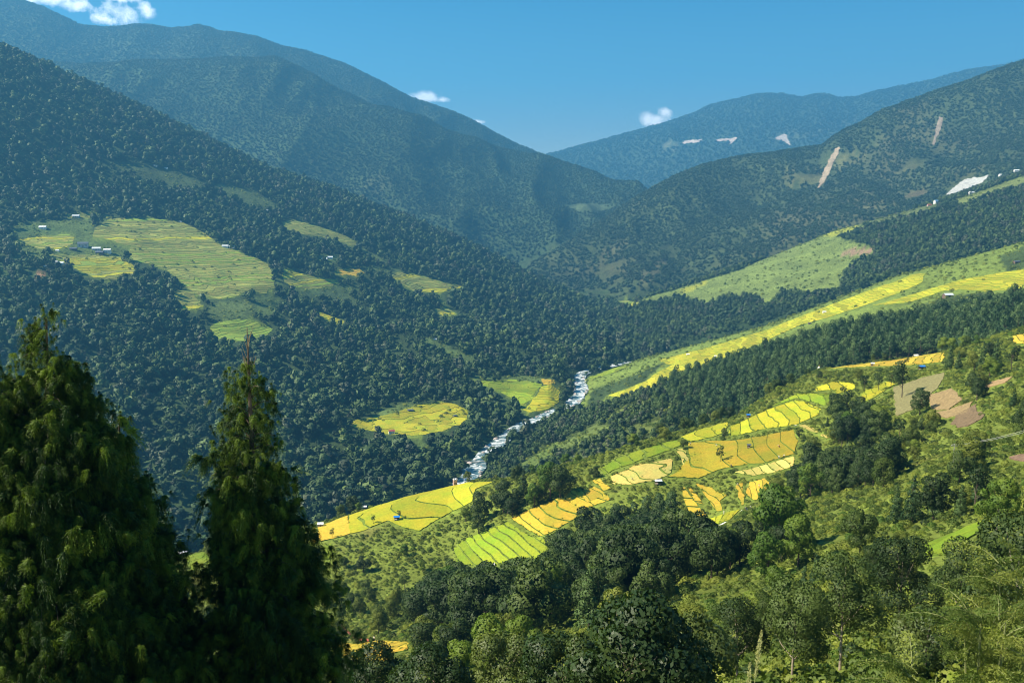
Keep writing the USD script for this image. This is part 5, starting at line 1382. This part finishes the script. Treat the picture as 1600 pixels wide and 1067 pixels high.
# shrubs
p, px, row = spots("hillside", 24, 640, lambda y: 1.7 if y < 80 else 2.0, 2, rs)
g_ = np.zeros(len(p), bool)
for poly in GROVE:
    g_ |= inside(poly, px, row)
c = clumpy(p, 14, 85) + 0.6 * clumpy(p, 45, 86)
s_ = 0.38 + 1.15 * rs.random(len(p)) ** 2.6
tall = 1.2 * s_ / p[:, 1] * FPX
keep = (c + 0.35 * rs.random(len(p)) > np.where(p[:, 1] < 110, -0.14, -0.02)) & ((p[:, 1] > 75) | (px > 540)) & (covers_field(px, row, tall, tall) < 1)
p, px, row, s_, tall = p[keep], px[keep], row[keep], s_[keep], tall[keep]
w_ = np.digitize(rs.random(len(p)) + 0.5 * clumpy(p, 35, 87), [0.33, 0.6, 0.8, 0.92])
order = np.argsort(-tall)
big, rest = order[:260], order[260:]
scatter("scrub", "bushes and bracken covering the near hillside", "scrub", SHRUB, p[rest], s_[rest], rs, w_[rest])
TONES = ["grey green", "pale green", "olive", "bright green", "dark"]
for i in big:
    PLACED.append(("shrub", TONES[w_[i]], "shrub", "shrubs of the near hillside", SHRUB[w_[i]].path, p[i], s_[i], px[i], row[i], tall[i]))

wd = np.vstack(WEEDS)
scatter("weeds", "rough grass and weeds along the banks of the near rice fields", "weeds", SHRUB[3:4], wd, 0.22 + 0.38 * rs.random(len(wd)) ** 2, rs)
# at most 300 of a kind one by one, the smallest of the rest together
for kind_name in ("broadleaf_tree", "conifer", "pine_tree", "shrub"):
    mine = sorted([t for t in PLACED if t[0] == kind_name], key=lambda t: -t[9])
    extra = mine[295:]
    mine = mine[:295]
    if extra:
        byp = {}
        paths = sorted({t[4] for t in extra})
        kinds = [type("P", (), {"path": q})() for q in paths]
        scatter("wood", "smaller trees mixed into the near hillside's groves", "wood", kinds, np.array([t[5] for t in extra]), np.array([t[6] for t in extra]), rs, np.array([paths.index(t[4]) for t in extra]))
    groups = {}
    for t in mine:
        if t[3] is None:
            groups[(t[1],)] = [t]
            continue
        size = "small" if (t[6] < 0.75 if kind_name != "shrub" else t[6] < 1.2) else "tall" if (t[6] > 1.12 if kind_name != "shrub" else t[6] > 1.55) else "medium"
        if kind_name == "shrub":
            size = {"small": "low", "tall": "broad"}.get(size, "rounded")
        z = lab_of(t[7], t[8]) if t[1] == "pine" else zone(t[7], t[8])
        groups.setdefault((t[1], size, z), []).append(t)
    for key, ts in groups.items():
        ts.sort(key=lambda t: t[7])
        for j, t in enumerate(ts):
            if t[3] is None:
                lab = t[1]
            else:
                tone, size, z = key
                noun = {"conifer": "conifers", "pine_tree": "dark pines", "shrub": f"{tone} shrubs", "broadleaf_tree": "sparse airy trees" if tone == "sparse" else f"{tone} round trees"}[kind_name]
                one = {"conifer": "conifer", "pine_tree": "dark pine", "shrub": f"{tone} shrub", "broadleaf_tree": "sparse airy tree" if tone == "sparse" else f"{tone} round tree"}[kind_name]
                lab = f"{size} {one} {z}" if len(ts) == 1 or len(ts) > 10 else f"{size} {one} {z}, {NTH[j]}"
            instance(t[0], t[4], t[5] - (0, 0, 0.15), 360 * float(rs.random()), t[6], lab, t[2], t[3])

# ------------------------------------------------------------------ the weeping cypresses in the foreground
rc = np.random.default_rng(61)
M["cypress_leaf"] = foliage("cypress_sprays", (0.024, 0.058, 0.010), (0.18, 0.26, 0.024), 0.32, 0.55, fine=0.55, spec=0.3)
M["twig"] = plain("dry_twig", (0.24, 0.19, 0.12), 0.9, 0.3, 6.0)


def hanging_spray(rng, strands=22, length=0.85):
    """A tuft of thin hanging branchlets with fine needles, hung from its top."""
    P, D, S, soft = [], [], [], []
    for _ in range(strands):
        a = rng.random() * 2 * np.pi
        out = np.array([math.cos(a), math.sin(a), 0.0])
        reach, drop = 0.04 + 0.20 * rng.random() ** 1.5, length * (0.55 + 0.6 * rng.random())
        n = 17
        t = (np.arange(n) + rng.random(n)) / n
        pos = out * reach * (1 - (1 - t[:, None]) ** 2) + np.array([0, 0, 1.0]) * (0.10 * np.sin(np.minimum(t, 0.5) * np.pi) - drop * t ** 1.35)[:, None] + rng.normal(size=(n, 3)) * 0.012
        dirn = out * (0.25 + 0.9 * (1 - t[:, None])) + np.array([0, 0, -1.0]) + rng.normal(size=(n, 3)) * 0.42
        P.append(pos)
        D.append(dirn / np.linalg.norm(dirn, axis=1, keepdims=True))
        S.append((0.085 * (1.1 - 0.5 * t)))
        s = out * 0.8 + np.array([0, 0, 0.35]) + rng.normal(size=(n, 3)) * 0.35
        soft.append(s / np.linalg.norm(s, axis=1, keepdims=True))
    P, D, S, soft = np.vstack(P), np.vstack(D), np.concatenate(S), np.vstack(soft)
    b = np.cross(D, soft)
    b /= np.linalg.norm(b, axis=1, keepdims=True)
    n = len(P)
    s = S[:, None]
    v = np.stack([P, P + D * s * 0.6 + b * s * 0.12, P + D * s * 1.5, P + D * s * 0.6 - b * s * 0.12], 1).reshape(-1, 3)
    f = np.arange(n)[:, None] * 4 + np.array([[0, 1, 2, 3]])
    return v, f, np.repeat(soft, 4, axis=0)


SPRAYS = [Kind("cypress_spray", [("needles", hanging_spray(rc), M["cypress_leaf"])]) for _ in range(4)]


def cypress(name, px, row_top, y, outline, label, density=1.0, twigs=False, base_px=None, seed=0):
    """outline: (row, left px, right px) of the crown from top to bottom."""
    rng = np.random.default_rng(100 + seed)
    tp = np.array([float(v) for v in pix_dir(px, row_top)]) * y
    bx = (base_px if base_px is not None else px)
    gx = float(pix_dir(bx, 1067)[0]) * y
    gz = float(z_at(gx, y))
    t = empty(name, (gx, y, gz))
    tag(t, label, "cypress", "cypresses in the foreground")
    H = tp[2] - gz
    lean = (tp[0] - gx) / H
    rows = np.array([o[0] for o in outline], float)
    zz = np.array([float(pix_dir(px, r)[2]) * y for r in rows]) - gz
    xl = np.array([float(pix_dir(o[1], o[0])[0]) * y for o in outline]) - gx
    xr = np.array([float(pix_dir(o[2], o[0])[0]) * y for o in outline]) - gx
    o = np.argsort(zz)
    zz, xl, xr = zz[o], xl[o], xr[o]
    ztrunk = np.linspace(-0.5, H * 0.97, 14)
    obj("trunk", tube(np.stack([lean * ztrunk, 0 * ztrunk, ztrunk], 1), np.linspace(0.24, 0.025, 14), 8), M["bark"], t)
    pos, scl, br = [], [], []
    z = H * 0.985
    z = min(z, zz[-1])
    while z > max(0.25, zz[0] - 2.0):
        l_, r_ = np.interp(z, zz, xl), np.interp(z, zz, xr)
        cx = lean * z
        mean = max(0.12, (r_ - l_) / 2)
        m = int(max(3, round(mean * 6.0 * density)))
        for _ in range(m):
            a = rng.random() * 2 * np.pi
            side_ = (r_ - cx) if math.cos(a) > 0 else (cx - l_)
            R = abs(math.cos(a)) * side_ + (1 - abs(math.cos(a))) * mean
            R = max(0.08, R) * (0.56 + 0.40 * rng.random() ** 0.6)
            d = np.array([math.cos(a), math.sin(a)])
            z0 = z + rng.normal() * 0.08 - 0.12 * R
            rise = 0.30 + 0.25 * rng.random()
            ts = np.linspace(0, 1, 5)
            path = np.stack([cx + d[0] * R * ts, d[1] * R * ts, z0 + R * rise * np.sin(ts * np.pi * 0.75) * 0.8 - 0.1 * R * ts], 1)
            if rng.random() < 0.45 and R > 0.5:
                br.append(tube(path, np.array([0.030, 0.022, 0.016, 0.010, 0.005]) * (0.5 + 0.35 * R), 4))
            k = int(3 + R * 6.5)
            u_ = 1 - 0.6 * rng.random(k) ** 1.6
            for uu in u_:
                q = np.array([np.interp(uu, ts, path[:, j]) for j in range(3)])
                w = 0.07 + 0.10 * R
                pos.append(q + rng.normal(size=3) * (w, w, 0.10))
                scl.append((0.34 + 0.62 * rng.random() ** 1.5) * min(1.0, 0.45 + 0.35 * R))
        z -= 0.15 + 0.05 * rng.random()
    if br:
        obj("branches", join(br), M["bark"], t)
    pi = UsdGeom.PointInstancer.Define(stage, numbered(str(t.GetPath()), "foliage"))
    protos = []
    for i, kd in enumerate(SPRAYS):
        x = UsdGeom.Xform.Define(stage, f"{pi.GetPath()}/spray_shape_{i:03d}")
        x.GetPrim().GetReferences().AddInternalReference(kd.path)
        protos.append(x.GetPath())
    pi.CreatePrototypesRel().SetTargets(protos)
    n = len(pos)
    pi.CreateProtoIndicesAttr(Vt.IntArray.FromNumpy(rng.integers(0, 4, n).astype(np.int32)))
    pi.CreatePositionsAttr(Vt.Vec3fArray.FromNumpy(np.array(pos, np.float32)))
    quats = []
    for q in pos:
        yaw = rng.random() * np.pi
        tilt = rng.normal(size=2) * 0.17
        quats.append(Gf.Quath(math.cos(yaw), float(tilt[0]), float(tilt[1]), math.sin(yaw)))
    pi.CreateOrientationsAttr(Vt.QuathArray(quats))
    s = np.array(scl)
    pi.CreateScalesAttr(Vt.Vec3fArray.FromNumpy(np.stack([s, s, s * (0.85 + 0.4 * rng.random(n))], 1).astype(np.float32)))
    tag(pi, kind="stuff")
    if twigs:
        tw = []
        for _ in range(16):
            z0 = H * (0.89 + 0.09 * rng.random())
            a = rng.random() * 6.3
            l_ = 0.35 + 0.45 * rng.random()
            p0 = np.array([lean * z0, 0, z0])
            p1 = p0 + np.array([0.22 * math.cos(a), 0.22 * math.sin(a), 0.55]) * l_
            p2 = p1 + np.array([0.12 * math.cos(a), 0.12 * math.sin(a), 0.40]) * l_
            tw.append(tube([p0, p1, p2], (0.012, 0.008, 0.003), 4))
        tw.append(tube([(lean * H * 0.95, 0, H * 0.95), (lean * H, 0, H), (lean * H, 0, H + 0.06)], (0.022, 0.014, 0.006), 5))
        obj("bare_twigs", join(tw), M["twig"], t)
    return n


nspray = 0
nspray += cypress("cypress", 72, 472, 24.0, [(472, 68, 76), (510, 42, 98), (560, 28, 118), (610, 5, 142), (660, -20, 165), (720, -40, 200), (800, -60, 235), (880, -75, 262), (960, -85, 290), (1067, -95, 318), (1200, -100, 320)], "tall dark weeping cypress with a full pointed crown at the left", seed=1)
nspray += cypress("cypress", 186, 642, 27.0, [(642, 182, 190), (680, 160, 212), (740, 140, 225), (820, 120, 248), (900, 100, 278), (1000, 85, 306), (1100, 80, 320)], "lower cypress top rising behind the right flank of the tall left one", seed=2)
nspray += cypress("cypress", -12, 555, 23.0, [(555, -18, -6), (610, -55, 22), (700, -95, 55), (800, -130, 80), (950, -150, 100), (1100, -160, 110)], "cypress cut by the left edge of the picture", seed=3)
nspray += cypress("cypress", 386, 514, 26.0, [(572, 380, 392), (586, 354, 414), (610, 346, 430), (650, 342, 442), (690, 334, 446), (722, 312, 450), (745, 300, 458), (775, 312, 470), (820, 326, 486), (880, 318, 508), (940, 315, 532), (1000, 312, 540), (1067, 316, 545), (1180, 320, 550)], "shorter slender weeping cypress with a bare twiggy tip", density=0.66, twigs=True, base_px=408, seed=4)

# ------------------------------------------------------------------ feathery plants, grass plumes, wires, people
M["feather"] = foliage("feathery_leaves", (0.10, 0.15, 0.03), (0.26, 0.29, 0.06), 0.3, 0.7, fine=2.0)
M["plume"] = foliage("grass_plume", (0.36, 0.36, 0.16), (0.52, 0.48, 0.24), 0.3, 0.8, fine=3.0)
M["stem"] = plain("green_stem", (0.20, 0.22, 0.08), 0.8, 0.3, 5.0)


def frond(rng, length, fine=1.0):
    """An arching spray whose fine side branchlets droop: (leaflets, rib)."""
    n = 24
    t = np.linspace(0.06, 1, n)
    rib = lambda s: np.stack([length * s * 0.9, 0 * s, length * (0.50 * s - 0.62 * s ** 2.0)], 1)
    P, D, S = [], [], []
    for i, s in enumerate(t):
        base = rib(np.array([s]))[0]
        pl = length * (0.26 * (1 - s) ** 0.5 + 0.05) * (0.7 + 0.5 * rng.random())
        for sg in (-1, 1):
            d = np.array([0.5, sg * (0.7 + 0.3 * rng.random()), 0.1 * rng.normal()])
            m = max(5, int(pl / 0.007))
            for u_ in np.linspace(0.05, 1, m):
                q = base + d * pl * u_ + np.array([0, 0, -0.75 * pl * u_ ** 1.7]) + rng.normal(size=3) * 0.004
                e = d * 0.5 + rng.normal(size=3) * 0.6 + np.array([0, 0, -0.5 * u_])
                P.append(q)
                D.append(e / np.linalg.norm(e))
                S.append(0.021 * fine * (1.2 - 0.6 * u_))
    P, D, S = np.array(P), np.array(D), np.array(S)[:, None]
    N = np.tile([0, 0, 1.0], (len(P), 1)) + rng.normal(size=P.shape) * 0.5
    N /= np.linalg.norm(N, axis=1, keepdims=True)
    b = np.cross(N, D)
    b /= np.linalg.norm(b, axis=1, keepdims=True)
    v = np.stack([P, P + D * S * 0.5 + b * S * 0.26, P + D * S, P + D * S * 0.5 - b * S * 0.26], 1).reshape(-1, 3)
    f = np.arange(len(P))[:, None] * 4 + np.array([[0, 3, 2, 1]])
    ss = np.linspace(0, 1, 8)
    return (v, f, np.repeat(N, 4, axis=0)), tube(rib(ss), np.linspace(0.005, 0.0015, 8), 4)


FRONDS = []
for _ in range(3):
    lf, rb = frond(rc, 0.42)
    FRONDS.append(Kind("frond", [("leaflets", lf, M["feather"]), ("rib", rb, M["stem"])]))


def feathery(px, row_top, y, spread, count, label, low):
    """A bushy plant of arching feathers on several stems. low: the pixel row of its lowest feathers."""
    u_, _, e = (float(v) for v in pix_dir(px, row_top))
    x, top = u_ * y, e * y
    g_ = float(z_at(x, y))
    t = empty("feathery_plant", (x, y, g_))
    tag(t, label, "plant", "feathery plants in the foreground")
    zl = float(pix_dir(px, low)[2]) * y - g_
    for k in range(5):
        a = k * 1.3
        obj("stem", tube([(0.1 * math.cos(a), 0.1 * math.sin(a), -0.1), (spread * 0.25 * math.cos(a), spread * 0.25 * math.sin(a), (top - g_) * 0.5), (spread * 0.5 * math.cos(a), spread * 0.5 * math.sin(a), (top - g_) * (0.82 + 0.03 * k))], (0.02, 0.014, 0.005), 5), M["stem"], t)
    for k in range(count):
        a = rc.random() * 6.283
        h = zl + (top - g_ - zl) * rc.random() ** 0.8
        r = spread * rc.random() ** 0.5 * (1.0 - 0.45 * (h - zl) / max(0.1, top - g_ - zl))
        f = UsdGeom.Xform.Define(stage, numbered(str(t.GetPath()), "frond"))
        f.AddTranslateOp().Set(Gf.Vec3d(r * math.cos(a), r * math.sin(a), h - 0.15))
        f.AddRotateZOp().Set(math.degrees(a) + 40 * float(rc.normal()))
        f.AddRotateYOp().Set(float(rc.normal() * 16 - 12))
        sc_ = 0.6 + 0.7 * rc.random()
        f.AddScaleOp().Set(Gf.Vec3f(sc_, sc_, sc_))
        f.GetPrim().GetReferences().AddInternalReference(FRONDS[k % 3].path)
        f.GetPrim().SetInstanceable(True)


feathery(1625, 850, 8.0, 0.62, 130, "tallest pale feathery plant cut by the right edge", 1100)
feathery(1545, 935, 7.5, 0.34, 55, "lower pale feathery plant left of the tallest at the lower right", 1100)
feathery(1440, 1020, 7.0, 0.30, 30, "low feathery plant at the lower edge left of the taller feathery ones", 1110)
feathery(1100, 1056, 7.0, 0.16, 9, "tips of a feathery plant at the lower edge left of the grass plume", 1120)


def plume_grass(px, row_top, y, label, lean):
    u_, _, e = (float(v) for v in pix_dir(px, row_top))
    g_ = float(z_at(u_ * y, y))
    h = e * y - g_
    t = empty("grass_plume", (u_ * y - lean, y, g_))
    tag(t, label, "grass", "grass plumes in the foreground")
    ss = np.linspace(0, 1, 10)
    stem = np.stack([lean * ss ** 2, 0 * ss, h * ss], 1)
    obj("stalk", tube(stem, np.linspace(0.008, 0.003, 10), 5), M["stem"], t)
    n = 260
    k = rc.random(n)
    c = np.array([np.interp(1 - 0.42 / h * k, ss, stem[:, j]) for j in range(3)]).T
    a = rc.random(n) * 6.283
    rad = 0.020 * np.sin(np.clip(k, 0.03, 1) * np.pi) ** 0.6 * (0.35 + 0.65 * np.abs(np.sin(k * 22)))
    p = c + np.stack([np.cos(a) * rad, np.sin(a) * rad, 0 * a], 1)
    d = np.stack([np.cos(a) * 0.5, np.sin(a) * 0.5, np.ones(n)], 1)
    obj("plume", leaves(p, np.cross(d, rc.normal(size=(n, 3))), 0.014, rc, d / np.linalg.norm(d, axis=1, keepdims=True), 0.5)[:2], M["plume"], t)
    for j in range(3):
        a0 = j * 2.1
        obj("blade", tube([(0, 0, 0), (0.15 * math.cos(a0), 0.15 * math.sin(a0), h * 0.4), (0.45 * math.cos(a0), 0.45 * math.sin(a0), h * 0.55)], (0.009, 0.007, 0.001), 4), M["stem"], t)


plume_grass(1190, 985, 7.0, "tall pale grass plume leaning at the lower edge", 0.12)
plume_grass(1172, 1035, 6.8, "shorter grass plume left of the tall one at the lower edge", 0.05)

# wires on poles at the right
q0, q1 = at(1489, 730, "hillside")[0], at(1690, 700, "hillside")[0]
M["pole"] = plain("grey_pole", (0.32, 0.31, 0.29), 0.8, 0.2, 3.0)
tops = []
for q, rw, lab in ((q0, 694, "thin grey power pole among the trees at the right"), (q1, 640, "power pole just beyond the right edge carrying the wires")):
    zt = float(pix_dir(1489, rw)[2]) * q[1]
    t = empty("power_pole", q)
    tag(t, lab, "power pole")
    hh = zt - q[2]
    obj("shaft", tube([(0, 0, -0.5), (0, 0, hh)], (0.14, 0.09), 8), M["pole"], t)
    obj("crossarm", box(-0.9, -0.06, hh - 0.45, 0.9, 0.06, hh - 0.32), M["pole"], t)
    for s in (-0.8, 0.0, 0.8):
        obj("insulator", trimesh.creation.cylinder(0.05, 0.2, sections=8, transform=trimesh.transformations.translation_matrix((s, 0, hh - 0.22))), M["white_sheet"], t)
    tops.append(np.array([q[0], q[1], zt - 0.12]))
M["wire"] = plain("aluminium_wire", (0.55, 0.55, 0.52), 0.5, 0.1, 1.0)
for k, s in enumerate((-0.8, 0.8)):
    a, b = tops[0] + (s, 0, 0), tops[1] + (s, 0, 0)
    tt = np.linspace(0, 1, 24)[:, None]
    c = a + (b - a) * tt
    c[:, 2] -= 1.3 * 4 * (tt * (1 - tt))[:, 0]
    tag(obj("power_line", tube(c, np.full(24, 0.035), 4), M["wire"]), ["left hand wire of the two strung from the thin grey pole to the right edge", "right hand wire of the two strung from the thin grey pole to the right edge"][k], "wire")

# people at the harvest
M["skin"] = plain("skin", (0.30, 0.17, 0.11), 0.6, 0.05, 2.0)
CLOTH = {}
for nm, c in (("white", (0.75, 0.74, 0.70)), ("blue", (0.08, 0.14, 0.32)), ("dark", (0.04, 0.04, 0.05)), ("red", (0.45, 0.07, 0.06))):
    CLOTH[nm] = plain(f"{nm}_cloth", c, 0.85, 0.15, 6.0)


def flesh(bones, joints, grow=0.0, detail=0.055):
    whole = m3.Manifold()
    for a, b in bones:
        sp = []
        for j in (a, b):
            c, r = joints[j]
            sp.append(m3.Manifold.sphere(r + grow, 14).translate(tuple(map(float, c))))
        whole += m3.Manifold.batch_hull(sp)
    m = whole.refine_to_length(detail).to_mesh()
    tm = trimesh.Trimesh(m.vert_properties[:, :3], m.tri_verts)
    trimesh.smoothing.filter_taubin(tm, iterations=6)
    return tm


def person(px, row, rz, pose, shirt, legs, label, spur="hillside"):
    q = place_for(px, row, spur)
    q = q + (0, 0, 0.45)
    t = empty("person", q, rz)
    tag(t, label, "person", "harvesters in the fields")
    b = {"standing": 0.05, "bending": 1.15, "walking": 0.12}[pose]
    hip = np.array([0, 0, 0.88 if pose != "bending" else 0.80])
    up = np.array([0, math.sin(b), math.cos(b)])
    chest, neck = hip + up * 0.36, hip + up * 0.56
    head = hip + up * 0.70 + (0, 0.03, 0.0)
    st = 0.16 if pose == "walking" else 0.05
    J = {"pelvis": (hip, 0.13), "chest": (chest, 0.15), "neck": (neck, 0.065), "head": (head + up * 0.03, 0.105), "chin": (head - up * 0.05 + (0, 0.035, 0), 0.07), "nose": (head + (0, 0.105, -0.005), 0.018)}
    bones = [("pelvis", "chest"), ("chest", "neck"), ("neck", "chin"), ("chin", "head"), ("head", "nose")]
    for s, k in ((-1, "left"), (1, "right")):
        sh = hip + up * 0.50 + (0.19 * s, 0, 0)
        hang = np.array([0.04 * s, 0.10 if pose != "bending" else 0.12, -1.0])
        hang /= np.linalg.norm(hang)
        el, wr = sh + hang * 0.27, sh + hang * 0.27 + (hang + (0, 0.35, 0)) / 1.06 * 0.25
        J.update({k + "sh": (sh, 0.062), k + "el": (el, 0.045), k + "wr": (wr, 0.032), k + "palm": (wr + hang * 0.07, 0.034), k + "tip": (wr + hang * 0.15 + (0, 0.02, 0), 0.014), k + "thumb": (wr + hang * 0.08 + (-0.03 * s, 0.05, 0), 0.013),
                  k + "hip": (hip + (0.095 * s, 0, -0.03), 0.092), k + "knee": (np.array([0.11 * s, st * s + 0.03, 0.47]), 0.062), k + "ankle": (np.array([0.11 * s, -0.03 + 1.6 * st * s, 0.09]), 0.042), k + "toe": (np.array([0.12 * s, 0.13 + 1.6 * st * s, 0.035]), 0.035)})
        bones += [("chest", k + "sh"), (k + "sh", k + "el"), (k + "el", k + "wr"), (k + "wr", k + "palm"), (k + "palm", k + "tip"), (k + "palm", k + "thumb"), ("pelvis", k + "hip"), (k + "hip", k + "knee"), (k + "knee", k + "ankle"), (k + "ankle", k + "toe")]
        for f_ in (-1, 0, 1):
            J[f"{k}f{f_}"] = (wr + hang * (0.15 - 0.012 * abs(f_)) + (0.016 * f_, 0.03, 0), 0.009)
            bones.append((k + "palm", f"{k}f{f_}"))
    obj("body", flesh(bones, J), M["skin"], t, smooth=True)
    top = [x for x in bones if x[0] in ("pelvis", "chest") and "hip" not in x[1] and x[1] != "neck"] + [("leftsh", "leftel"), ("rightsh", "rightel")]
    obj("shirt", flesh(top, J, 0.022), CLOTH[shirt], t, smooth=True)
    low = [x for x in bones if ("hip" in x[0] or "knee" in x[0]) or ("pelvis" == x[0] and "hip" in x[1])]
    obj("trousers", flesh(low, J, 0.020), CLOTH[legs], t, smooth=True)
    hat = trimesh.creation.revolve([(0, 0.13), (0.09, 0.11), (0.115, 0.02), (0.19, 0.0), (0.20, -0.015), (0.11, -0.01), (0.0, -0.01)], sections=18)
    hat.apply_transform(trimesh.transformations.rotation_matrix(-b, (1, 0, 0)))
    hat.apply_translation(head + up * 0.075)
    obj("hat", hat, CLOTH["white" if shirt != "white" else "dark"], t, smooth=True)


for args in [(1120, 700, 40, "bending", "white", "dark", "person in white bending at the upper edge of the olive gold field"), (1079, 698, 200, "standing", "white", "dark", "person in white at the upper left corner of the olive gold field"), (1217, 719, 120, "standing", "white", "blue", "left of two people in white at the right side of the olive gold field"),
             (1224, 716, 250, "bending", "white", "dark", "right of two people in white at the right side of the olive gold field"), (1186, 764, 30, "walking", "white", "dark", "person in a white shirt on the rounded terrace at the right of the strips"), (1203, 760, 310, "standing", "blue", "dark", "person in blue at the right end of the rounded terrace"),
             (1167, 799, 80, "bending", "dark", "blue", "dark clothed person bending beside the white sack"), (1172, 796, 190, "bending", "white", "dark", "person in white bending behind the white sack"), (1143, 731, 10, "bending", "dark", "dark", "dark clothed person bending at the lower edge of the olive gold field"),
             (1218, 702, 90, "bending", "red", "dark", "person in red bending in the right part of the olive gold field"), (1131, 806, 0, "standing", "white", "white", "person in white standing on the yellow green field below the strips"), (585, 1003, 160, "standing", "white", "dark", "lone person in white at the small golden field near the lower edge"),
             (989, 753, 70, "bending", "dark", "dark", "dark clothed person bending on the cut straw field"), (1153, 762, 140, "bending", "red", "dark", "person in red at the upper end of the thin golden strip")]:
    person(*args)
# the reddish strip along the upper edge of the small golden field
M["red_cloth"] = plain("faded_red_cloth", (0.42, 0.14, 0.10), 0.85, 0.2, 2.0)
ln = [at(x, r, "hillside")[0] + (0, 0, 0.75) for x, r in ((533, 982), (542, 990), (551, 999), (562, 1004), (576, 1005))]
ln = np.array(ln)
pts = np.vstack([ln, ln + (0, 0.05, 0.8)])
k_ = len(ln)
tag(obj("cloth_fence", (pts, np.array([[i, i + 1, i + 1 + k_, i + k_] for i in range(k_ - 1)])), M["red_cloth"]), "faded red cloth fence along the upper edge of the small golden field", "fence")

# ------------------------------------------------------------------ the air
hb = trimesh.creation.box(bounds=[(-16000, -400, -345), (16000, 15500, 2250)])
M["haze"] = usdkit.material(stage, "/World/Looks/haze", {"v": ("principled_volume", dict(color=(0.14, 0.54, 1.0), density=1.0e-4, anisotropy=0.2))}, volume="v.volume")
tag(obj("haze", hb, M["haze"]), kind="stuff")
